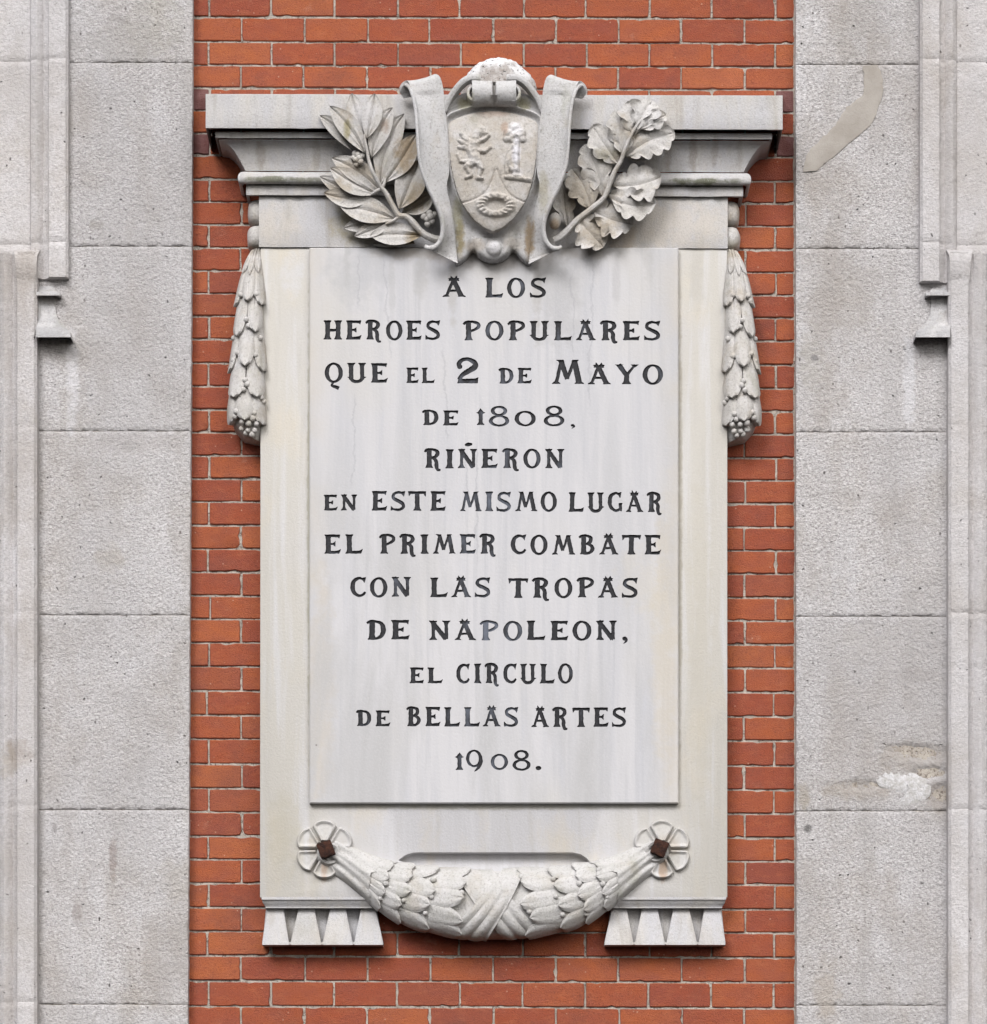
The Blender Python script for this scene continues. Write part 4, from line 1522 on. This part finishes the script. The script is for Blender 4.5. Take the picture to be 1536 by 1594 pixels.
def shield_h(x, y):
    s_ = -shs(x, y)
    d = np.interp(y, [170, 215, 260, 310, 360], [116, 115, 110, 102, 91]) + 13 * math.sqrt(max(0, 1 - ((x - 768) / 92) ** 2 - ((y - 262) / 130) ** 2))
    d += 2.0 * (1 - math.exp(-s_ / 3)) - 2
    f = figure(x, y)
    d += f * (.9 + .35 * nz(x * .16, y * .16, 3)) + (.9 * nz(x * .3, y * .3, 6) if f > .5 else 0) + .5 * nz(x * .15, y * .15, 8)
    g = np.min(np.hypot(cpa[:, 0] - x, cpa[:, 1] - y))
    d -= 2.4 * math.exp(-(g / 1.4) ** 2)
    below = y > np.interp(x, [715, 738, 755, 765, 771, 780, 789, 803, 825], [314, 309, 299, 283, 266, 281, 297, 308, 314])
    if below:
        d += 1.4 * min(1, g / 3)
    # worn wreath ring in the base
    q = math.hypot((x - 771) / 22, (y - 318.5) / 12.5)
    ang = math.atan2((y - 318.5) / 12.5, (x - 771) / 22)
    band = 1 / (1 + math.exp(-(q - .74) / .05)) * 1 / (1 + math.exp((q - 1.36) / .05))
    d += band * (4.6 + 1.0 * nz(x * .35, y * .35, 9) + .9 * math.sin(ang * 16 + 4 * q)) - 2.2 / (1 + math.exp((q - .66) / .05))
    return d


height_patch('shield', 694, 842, 173, 358, 1.15, shield_h, lambda x, y: shs(x, y) < 0, 80, MSHIELD, arms, 116)

# body behind and around the shield, ending in the scalloped apron
hb = [(767.5, 150), (735, 148), (700, 160), (684, 190), (683, 240), (688, 285), (694, 318), (700, 345), (703, 372), (708, 398), (722, 393), (736, 379), (744, 387), (756, 394), (767.5, 396)]
BO = [cr(hb, 14 * i / 70) for i in range(71)]
BO = BO + [(1535 - x, y) for (x, y) in BO[-2:0:-1]]
bos = poly_sd(BO)


def body_h(x, y):
    s_ = -bos(x, y)
    d = np.interp(y, [140, 205, 230, 270, 320, 360, 400], [119, 119, 115, 106, 93, 79, 69])
    ax = abs(x - 767.5)
    if y < 365:
        # hollow that rises to the rim beside the shield
        q = shs(x, y)
        d += 10 * math.exp(-((q - 2.5) / 4.0) ** 2) - 5 * math.exp(-((q - 13) / 7) ** 2)
    if y > 350:
        d += 5 * math.exp(-((ax - 22) / 12) ** 2) * min(1, (y - 350) / 10) - 5 * math.exp(-((ax - 34) / 5) ** 2) * min(1, (y - 350) / 25)
        d += 4 * math.exp(-(ax / 30) ** 2) * min(1, (y - 350) / 20)
    d += 7 * math.sqrt(max(0, 1 - ((x - 769) / 12.5) ** 2 - ((y - 379) / 12) ** 2))
    d -= 5 * math.exp(-s_ / 2.2)
    return d + .9 * nz(x * .08, y * .08, 2) + .4 * nz(x * .3, y * .3, 5)


height_patch('apron', 682, 853, 146, 398, 1.5, body_h, lambda x, y: bos(x, y) < 0, 50, MCART, arms, 100)

# side straps, rolled over at head and foot
ROWSL = [  # left point, right point (x, y, d)
    ((628, 151, 108), (676, 140, 104)), ((622, 144, 114), (669, 131, 111)), ((624, 136.5, 122), (668, 125.5, 120)), ((632, 133, 130), (676, 122.5, 129)),
    ((637, 139, 136), (685, 129, 135)), ((641, 153, 137), (690, 147, 134)), ((646.5, 176, 139), (692, 172, 132)), ((649.5, 212, 137), (696, 205, 127)),
    ((650.5, 238, 133), (697, 238, 122)), ((654, 265, 127), (699, 268, 116)), ((664, 291, 120), (695, 288, 110)), ((677, 316, 112), (699.5, 312, 103)),
    ((686, 337, 105), (704.5, 334, 97)), ((688.5, 356, 97), (707, 356, 88)), ((685.5, 368, 93), (708.5, 371, 82)), ((676.5, 377, 92), (710, 383, 79)),
    ((666, 379, 91), (711, 393, 78)), ((660, 376.5, 90), (712, 399, 79))]
for s in (-1, 1):
    m = Mesh()
    REF[0] = 112
    F, B = [], []
    nr = 6 * (len(ROWSL) - 1)
    for i in range(nr + 1):
        t = (len(ROWSL) - 1) * i / nr
        a = cr([r[0] for r in ROWSL], t)
        b_ = cr([r[1] for r in ROWSL], t)
        a2, b2_ = cr([r[0] for r in ROWSL], min(t + .1, len(ROWSL) - 1)), cr([r[1] for r in ROWSL], min(t + .1, len(ROWSL) - 1))
        a1, b1_ = cr([r[0] for r in ROWSL], max(t - .1, 0)), cr([r[1] for r in ROWSL], max(t - .1, 0))
        T = Vector(((a2[0] + b2_[0] - a1[0] - b1_[0]), (a2[1] + b2_[1] - a1[1] - b1_[1]), (a2[2] + b2_[2] - a1[2] - b1_[2]))).normalized()
        A = (Vector(b_) - Vector(a)).normalized()
        N = A.cross(T)
        if t > 5 and N.z < 0:
            N = -N
        elif t <= 5:
            # outward side of the roll: away from the roll's own axis
            ax_ = Vector((0, 145, 118))
            mid_ = (Vector(a) + Vector(b_)) / 2
            o_ = Vector((0, mid_.y - ax_.y, mid_.z - ax_.z))
            if N.dot(o_) < 0:
                N = -N
        fr, br = [], []
        nc = 12
        for j in range(nc + 1):
            v = j / nc
            p = Vector(a).lerp(Vector(b_), v)
            h = -5.5 * (1 - (2 * v - 1) ** 2) + 1.8 * math.exp(-(v / .06) ** 2) + 1.0 * math.exp(-((1 - v) / .06) ** 2)
            if t > 5:
                h = h * 1.0
            else:
                h *= .45
            p2 = p + N * (h + .5 * nz(p.x * .09, p.y * .09, s) + .3 * nz(p.x * .3, p.y * .3, s))
            q2 = p - N * 6.5
            fr.append(V(p2.x if s < 0 else 1535 - p2.x, p2.y + (0 if s < 0 else 1.0), p2.z))
            br.append(V(q2.x if s < 0 else 1535 - q2.x, q2.y + (0 if s < 0 else 1.0), q2.z))
        F.append(fr)
        B.append(br)
    m.shell(F, B)
    st_ = fixnormals(m.link('strap_scroll', MCART, arms, angle=48))
    m = Mesh()
    RIM = [(624, 140, 117, 3.0), (630, 137, 124, 3.2), (637, 143, 132, 3.2), (642, 156, 139, 3.0), (647, 178, 140, 2.8), (650, 212, 138, 2.6), (651.5, 238, 134, 2.6), (655.5, 265, 129, 2.8),
           (665.5, 291, 122, 3.2), (678.5, 316, 115, 3.6), (687.5, 337, 108, 3.8), (689, 355, 102, 3.8), (685.5, 369, 98, 3.8), (677, 378.5, 96, 3.8), (667, 380.5, 95, 3.6), (661, 377.5, 94, 3.0)]
    tube(m, [(x if s < 0 else 1535 - x, y + (0 if s < 0 else 1), d, r) for (x, y, d, r) in RIM], seg=12)
    fixnormals(m.link('rolled_rim', MCART, st_, angle=70))

# head roll with a spiral at each end
roll = empty('head_scroll', V(769, 150, 125), arms)
m = Mesh()
REF[0] = 128
rows = []
for i in range(81):
    x = lerp(735, 803, i / 80)
    t = (x - 769) / 34
    r = 18.5 + 2.2 * t * t
    row = []
    for k in range(28):
        a = 2 * math.pi * k / 28
        sl = 0
        y, d = 147.5 - r * math.cos(a), 132 + r * 1.0 * math.sin(a)
        cut = 17 * math.exp(-((x - 769) / 2.2) ** 4) * (1 if 128 < y < 153 and d > 132 else 0)
        cut += 8 * math.exp(-((x - 769) / 5.0) ** 2) * (1 if y > 158 else 0)
        row.append(V(x, y + .4 * nz(x * .1, a, 2), d - cut + .4 * nz(x * .2, a * 2, 4)))
    rows.append(row)
b = m.grid(rows, closed=True)
m.f.append(tuple(b + k for k in range(28)))
m.f.append(tuple(b + 80 * 28 + k for k in range(27, -1, -1)))
fixnormals(m.link('roll', MCART, roll, angle=55))
for s in (-1, 1):
    m = Mesh()
    REF[0] = 130
    # spiral band seen end-on: winds in from the arch
    pts = []
    for i in range(60):
        a = -math.pi * .55 + i / 59 * math.pi * 3.1
        r = 18.5 * math.exp(-i / 59 * 1.35)
        pts.append((733 + r * .78 * math.cos(a) * (1) + 3, 149 + r * math.sin(a), 143 + 5 * i / 59, 0))
    F, B = [], []
    for i, p in enumerate(pts):
        q = pts[min(i + 1, 59)]
        o_ = pts[max(i - 1, 0)]
        tx, ty = q[0] - o_[0], q[1] - o_[1]
        l = math.hypot(tx, ty) or 1
        nx, ny = -ty / l, tx / l
        hw = lerp(2.6, 1.6, i / 59)
        fx = (lambda x: x) if s < 0 else (lambda x: 1537 - x)
        F.append([V(fx(p[0] + nx * hw * k), p[1] + ny * hw * k, p[2] + 1.2 * (1 - k * k)) for k in (-1, -.5, 0, .5, 1)])
        B.append([V(fx(p[0] + nx * hw * k), p[1] + ny * hw * k, p[2] - 16) for k in (-1, -.5, 0, .5, 1)])
    m.shell(F, B)
    fixnormals(m.link('volute', MCART, roll, angle=50))
    # arch band running down from the roll to the strap
    m = Mesh()
    REF[0] = 122
    AR = [(748, 128, 143), (733, 129, 146), (720, 135, 144), (708, 146, 138), (698, 159, 132), (691, 174, 127)]
    F, B = [], []
    for i in range(31):
        t = i / 6
        p, q, o_ = cr(AR, t), cr(AR, min(t + .1, 5)), cr(AR, max(t - .1, 0))
        tx, ty = q[0] - o_[0], q[1] - o_[1]
        l = math.hypot(tx, ty)
        nx, ny = ty / l, -tx / l
        fx = (lambda x: x) if s < 0 else (lambda x: 1536 - x)
        F.append([V(fx(p[0] + nx * 4.2 * k), p[1] + ny * 4.2 * k, p[2] + 1.5 * (1 - k * k)) for k in (-1, -.5, 0, .5, 1)])
        B.append([V(fx(p[0] + nx * 4.2 * k), p[1] + ny * 4.2 * k, p[2] - 14 - 10 * min(1, i / 20)) for k in (-1, -.5, 0, .5, 1)])
    m.shell(F, B)
    fixnormals(m.link('arch_band', MCART, roll, angle=50))

# weathered dome on top
m = Mesh()
REF[0] = 100
rows = []
for i in range(33):
    t = math.pi * i / 32
    row = []
    for k in range(64):
        a = 2 * math.pi * k / 64
        vx, vy, vz = math.sin(t) * math.cos(a), -math.cos(t), math.sin(t) * math.sin(a)
        r = 1 + .05 * nz(vx * 3, vy * 3, vz * 3) + .035 * nz(vx * 9, vy * 9, vz * 9) - .03 * max(0, nz(vx * 14, vy * 14, vz * 14 + 5))
        sx = 56 if vx < 0 else 62
        row.append(V(773 + sx * vx * r * (1 - .12 * max(0, -vy)), 137 + 49 * vy * r, 90 + 30 * vz * r))
    rows.append(row)
m.grid(rows, closed=True)
dm = fixnormals(m.link('dome', MLICH, arms, angle=70))
dm['label'] = 'rough whitened dome, stained with bird lime'


# ------------------------------------------------------------------ swags: surfaces on a bulging band
class Swag:
    def __init__(self, up, lo, base, bulge, power=.5):
        self.u, self.l, self.base, self.bul, self.pw = up, lo, base, bulge, power
        self.n = len(up) - 1

    def at(self, t, v, h=0.):
        """t along, v in -1 (upper/left edge) .. 1, h above the surface"""
        t = min(max(t, 0), self.n)
        a, b_ = cr(self.u, t), cr(self.l, t)
        mx, my = (a[0] + b_[0]) / 2, (a[1] + b_[1]) / 2
        hx, hy = (b_[0] - a[0]) / 2, (b_[1] - a[1]) / 2
        vv_ = max(-1.01, min(1.01, v))
        c = math.sqrt(max(0, 1 - vv_ * vv_))
        bl = np.interp(t, range(len(self.bul)), self.bul)
        bs = np.interp(t, range(len(self.base)), self.base)
        L = math.hypot(hx, hy)
        k = vv_ + h * vv_ / L * .55
        return mx + hx * k, my + hy * k, bs + bl * c + h * (.35 + .65 * c)


def swag_leaf(sw, parent, t0, t1, v0, wv, mat, skew=0., lift=4.5, base_h=1., seed=0, name='leaf', blunt=.0):
    nu_, nv_ = 14, 10
    F, B = [], []
    for i in range(nu_ + 1):
        u = i / nu_
        if u < .5:
            w_ = .80 + .20 * math.sin(math.pi * u)
        else:
            w_ = math.cos((u - .5) * math.pi) ** (.62 - blunt * .2) if u < 1 else 0
        fr, br = [], []
        for j in range(nv_ + 1):
            b_ = -1 + 2 * j / nv_
            t = lerp(t0, t1, u)
            v = v0 + skew * (u - .3) + b_ * wv * w_
            h = base_h + lift * u ** 1.25 + 3.0 * (1 - b_ * b_) - 1.8 * math.exp(-(b_ / .13) ** 2) + .8 * math.sin(3.5 * math.pi * abs(b_) + u * 2) * .5 + .5 * nz(u * 4, b_ * 3, seed)
            p = sw.at(t, v, h)
            fr.append(V(*p))
            q = sw.at(lerp(t0, t1, u * .96), v0 + skew * (u - .3) + b_ * wv * w_ * .92, -7)
            br.append(V(*q))
        F.append(fr)
        B.append(br)
    m = Mesh()
    m.shell(F, B)
    return fixnormals(m.link(name, mat, parent, angle=45))


def swag_ball(sw, parent, t, v, r, mat):
    m = Mesh()
    x, y, d = sw.at(t, v, 7.5)
    m.ball(x, y, d, r, 10, 8)
    return fixnormals(m.link('berry', mat, parent, angle=80))


# side garlands
for s in (-1, 1):
    gar = empty('side_garland', V(385 if s < 0 else 1152, 684, 20), plaque)
    gar['label'] = 'hanging laurel garland on the left flank' if s < 0 else 'hanging laurel garland on the right flank'
    REF[0] = 36
    Lx = [(391, 388), (384, 405), (377, 430), (372, 465), (369, 500), (365, 540), (362, 580), (359.5, 615), (358.5, 640), (363, 662), (378, 680)]
    Rx = [(408, 386), (408, 405), (409, 430), (409, 465), (409, 500), (410, 540), (410, 580), (411, 615), (411, 640), (410, 664), (406, 686)]
    if s > 0:
        Lx = [(1538.5 - x, y + 1.5) for (x, y) in Lx]
        Rx = [(1538.5 - x, y + 1.5) for (x, y) in Rx]
    sw = Swag(Lx, Rx, [20, 26, 30, 31, 32, 32, 32, 32, 31, 26, 18], [14, 17, 20, 22, 24, 25, 26, 27, 27, 26, 20])
    m = Mesh()
    rows = []
    for i in range(61):
        rows.append([V(*sw.at(i / 6, -1 + 2 * j / 14, 0 if 0 < j < 14 else -0)) for j in range(15)])
    m.shell(rows, [[(p[0], 0.002, p[2]) for p in r] for r in rows])
    fixnormals(m.link('core', MCARV, gar, angle=60))
    # top calyx, then alternating rows of leaves, tips down
    for (v0, wv) in ((-.75, .32), (-.15, .36), (.5, .36)):
        swag_leaf(sw, gar, -.0, 2.15 if v0 == -.15 else 2.0, v0, wv, MCARV, lift=4.5, seed=int(v0 * 9), blunt=.6)
    for k, (ta, tb, cols) in enumerate([(1.45, 3.35, ((-.95, .36), (-.12, .46), (.72, .42))), (2.7, 4.65, ((-.60, .44), (.40, .46))),
                                        (4.0, 5.98, ((-.98, .36), (-.08, .48), (.80, .40))), (5.2, 7.3, ((-.56, .46), (.50, .46))),
                                        (6.6, 8.95, ((-.95, .34), (-.10, .46), (.75, .42)))]):
        for (v0, wv) in cols:
            swag_leaf(sw, gar, ta, tb + (0.12 if abs(v0) > .4 else 0), v0, wv * 1.08, MCARV, lift=11.0, blunt=.9, seed=k * 5 + int(v0 * 7), base_h=.6 + .2 * k)
    for (t, v) in [(3.0, -.62), (3.2, -.78), (3.0, .42), (3.3, .62), (4.15, -.12), (4.4, .02), (4.75, -.9), (4.8, .72), (5.4, -.56), (5.65, -.78), (5.5, .48), (5.75, .60),
                   (6.55, -.06), (6.75, .06), (7.0, -.13), (7.35, .75), (7.55, .86), (8.3, -.5), (8.6, -.62), (8.4, .42), (8.75, .3), (9.0, -.3), (9.1, .05), (9.05, .5),
                   (9.4, -.5), (9.5, -.1), (9.45, .35), (9.75, .1), (9.7, -.35)]:
        swag_ball(sw, gar, t, v, random.uniform(4.0, 5.2), MCARV)

# lower festoon
fest = empty('festoon', V(768, 1462, 40), plaque)
UP = [(522, 1304), (547, 1317), (576, 1330), (612, 1341), (660, 1348), (715, 1352), (768, 1353.5), (821, 1352), (876, 1348), (924, 1341), (962, 1330), (990, 1317), (1015, 1304)]
LO = [(500, 1343), (526, 1360), (560, 1387), (593, 1414), (638, 1436), (699, 1450), (768, 1456.5), (838, 1450), (898, 1437), (943, 1412), (977, 1386), (1010, 1359), (1036, 1343)]
REF[0] = 66
fw = Swag(UP, LO, [36] + [35] * 11 + [36], [8, 17, 24, 28, 31, 32, 32, 32, 31, 28, 24, 17, 8])
m = Mesh()
rows = [[V(*fw.at(i / 6, -1 + 2 * j / 16)) for j in range(17)] for i in range(73)]
m.shell(rows, [[(p[0], -6 * U, p[2]) for p in r] for r in rows])
fixnormals(m.link('core', MFEST, fest, angle=60))
rl = random.Random(5)
for s in (-1, 1):
    cols = [(2.0, 3.0), (2.55, 3.72), (3.25, 4.45), (3.95, 5.25)]
    for k, (ta, tb) in enumerate(cols):
        vs_ = [-.80, -.26, .28, .78] if k % 2 == 0 else [-.95, -.52, .02, .52, .95]
        for v0 in vs_:
            jt = rl.uniform(-.06, .06)
            a, b_ = ta + jt, tb + jt + rl.uniform(-.04, .06)
            if s > 0:
                a, b_ = 12 - a, 12 - b_
            swag_leaf(fw, fest, a, b_, v0 + rl.uniform(-.04, .04), .335 + rl.uniform(-.02, .03), MFEST, skew=rl.uniform(-.08, .12), lift=11.0, seed=k * 11 + int(v0 * 9), base_h=.5 + .2 * k, blunt=.4)
        for v0 in vs_[:-1]:
            if rl.random() < .75:
                t = tb - .08 + rl.uniform(-.05, .05)
                swag_ball(fw, fest, t if s < 0 else 12 - t, v0 + .27 + rl.uniform(-.04, .04), rl.uniform(3.8, 5.2), MFEST)
    # cloth drawn from the bolt over the end of the garland, pleated along its length
    F, B = [], []
    nr, ncol = 44, 40
    for i in range(nr + 1):
        u = i / nr
        fr, br = [], []
        for j in range(ncol + 1):
            v = -1.04 + 2.08 * j / ncol
            tend = 2.25 + .55 * v * v * (1 if v < 0 else .25) + (.45 if v < -.2 else .10) * abs(v) + .03 * math.sin(v * 9)
            t = u * tend
            pl_ = 1.5 * math.sin(v * 7 + u * 2.2 + 1.0 * math.sin(u * 4)) + 1.0 * math.sin(v * 15 - u * 4)
            h = 4.0 + 1.5 * pl_ * (.45 + .55 * (1 - u)) + 3.5 * u ** 3 + .4 * nz(u * 6, v * 6, 2)
            fr.append(V(*fw.at(t if s < 0 else 12 - t, v, h)))
            br.append(V(*fw.at((t if s < 0 else 12 - t), v, -2)))
        F.append(fr)
        B.append(br)
    m = Mesh()
    m.shell(F, B)
    fixnormals(m.link('drapery', MFEST, fest, angle=50))
# ribbon crossing over the middle: two pleated bands
for (k, hgt, wd, seedr) in ((-.60, 6.0, .66, 1), (.60, 9.5, .52, 2)):
    F, B = [], []
    nr, ncol = 46, 30
    for i in range(nr + 1):
        v = -1.06 + 2.12 * i / nr
        fr, br = [], []
        for j in range(ncol + 1):
            q = -1 + 2 * j / ncol
            wv = wd * (1 + .18 * v * (1 if k > 0 else -1))
            t = 6 - k * v * 1.05 + q * wv * .78
            fold = (.9 + 2.6 * min(1, max(0, v * 1.3 + .25))) * (abs(math.sin(q * 4.6 + seedr + .4 * v)) - .6) + .5 * nz(q * 3, v * 3, seedr)
            h = hgt + fold + 1.2 * (1 - q * q)
            fr.append(V(*fw.at(t, v, h)))
            br.append(V(*fw.at(t, v, -2)))
        F.append(fr)
        B.append(br)
    m = Mesh()
    m.shell(F, B)
    fixnormals(m.link('ribbon', MFEST, fest, angle=50))

# rosettes with iron bolts
for s in (-1, 1):
    cx, cy = (505, 1322) if s < 0 else (1030, 1322)
    ros = empty('rosette', V(cx, cy, SD), plaque)
    REF[0] = SD + 4
    for k in range(6):
        ac = math.pi / 2 + k * math.pi / 3
        F, B = [], []
        nr, na = 22, 20
        for i in range(nr + 1):
            u = i / nr
            fr, br = [], []
            for j in range(na + 1):
                q = -1 + 2 * j / na
                rmax = 46.5 - 6.5 * abs(q) ** 2.6
                r = lerp(14, rmax, u)
                a = ac + q * (math.pi / 6 - .8 / max(r, 8)) * (1 - .02)
                e = min((rmax - r), (1 - abs(q)) * r * .5)
                h = 8.2 - 4.2 / (1 + math.exp(-(e - 5.2) / .7)) - 7.4 * math.exp(-e / 1.0) + 2.5 * (1 - u)
                fr.append(V(cx + r * math.cos(a), cy - r * math.sin(a), SD + h + .3 * nz(r * .2, a * 4, k)))
                br.append(V(cx + r * math.cos(a), cy - r * math.sin(a), SD - 2))
            F.append(fr)
            B.append(br)
        m = Mesh()
        m.shell(F, B)
        fixnormals(m.link('petal', MSL, ros, angle=50))
    # broken socket lip round the bolt
    m = Mesh()
    REF[0] = SD + 20
    ox, oy = (512, 1328) if s < 0 else (1022, 1324)
    rows = []
    for q, (r, d) in enumerate([(21, 36), (20, 46), (16, 53), (12, 51), (10, 40)]):
        rows.append([V(ox + r * (1 + .14 * nz(math.cos(2 * math.pi * k / 26) * 1.5, math.sin(2 * math.pi * k / 26) * 1.5, s + q * .3)) * math.cos(2 * math.pi * k / 26),
                       oy + r * .95 * math.sin(2 * math.pi * k / 26), d + 3 * nz(math.cos(2 * math.pi * k / 26) * 2, math.sin(2 * math.pi * k / 26) * 2, s + 4)) for k in range(26)])
    m.grid(rows, closed=True)
    fixnormals(m.link('socket', MFEST, ros, angle=60))
    bolt = Mesh()
    bx, by, hs_, an = (507, 1321, 12.6, -20) if s < 0 else (1027, 1319, 12.6, 22)
    pts = []
    for k in range(24):
        a = 2 * math.pi * k / 24
        r = hs_ / max(abs(math.cos(a)), abs(math.sin(a))) * (.94 + .06 * nz(math.cos(a) * 2, math.sin(a) * 2, s))
        r = min(r, hs_ * 1.3)
        c_, s2 = math.cos(math.radians(an)), math.sin(math.radians(an))
        x, y = r * math.cos(a), r * math.sin(a)
        pts.append((bx + x * c_ - y * s2, by + x * s2 + y * c_))
    REF[0] = 66
    bolt.prism(pts, 38, 66)
    ob = fixnormals(bolt.link('anchor_bolt', MRUST, plaque), 1.2, 2)
    ob['label'] = 'rusty square iron bolt head'
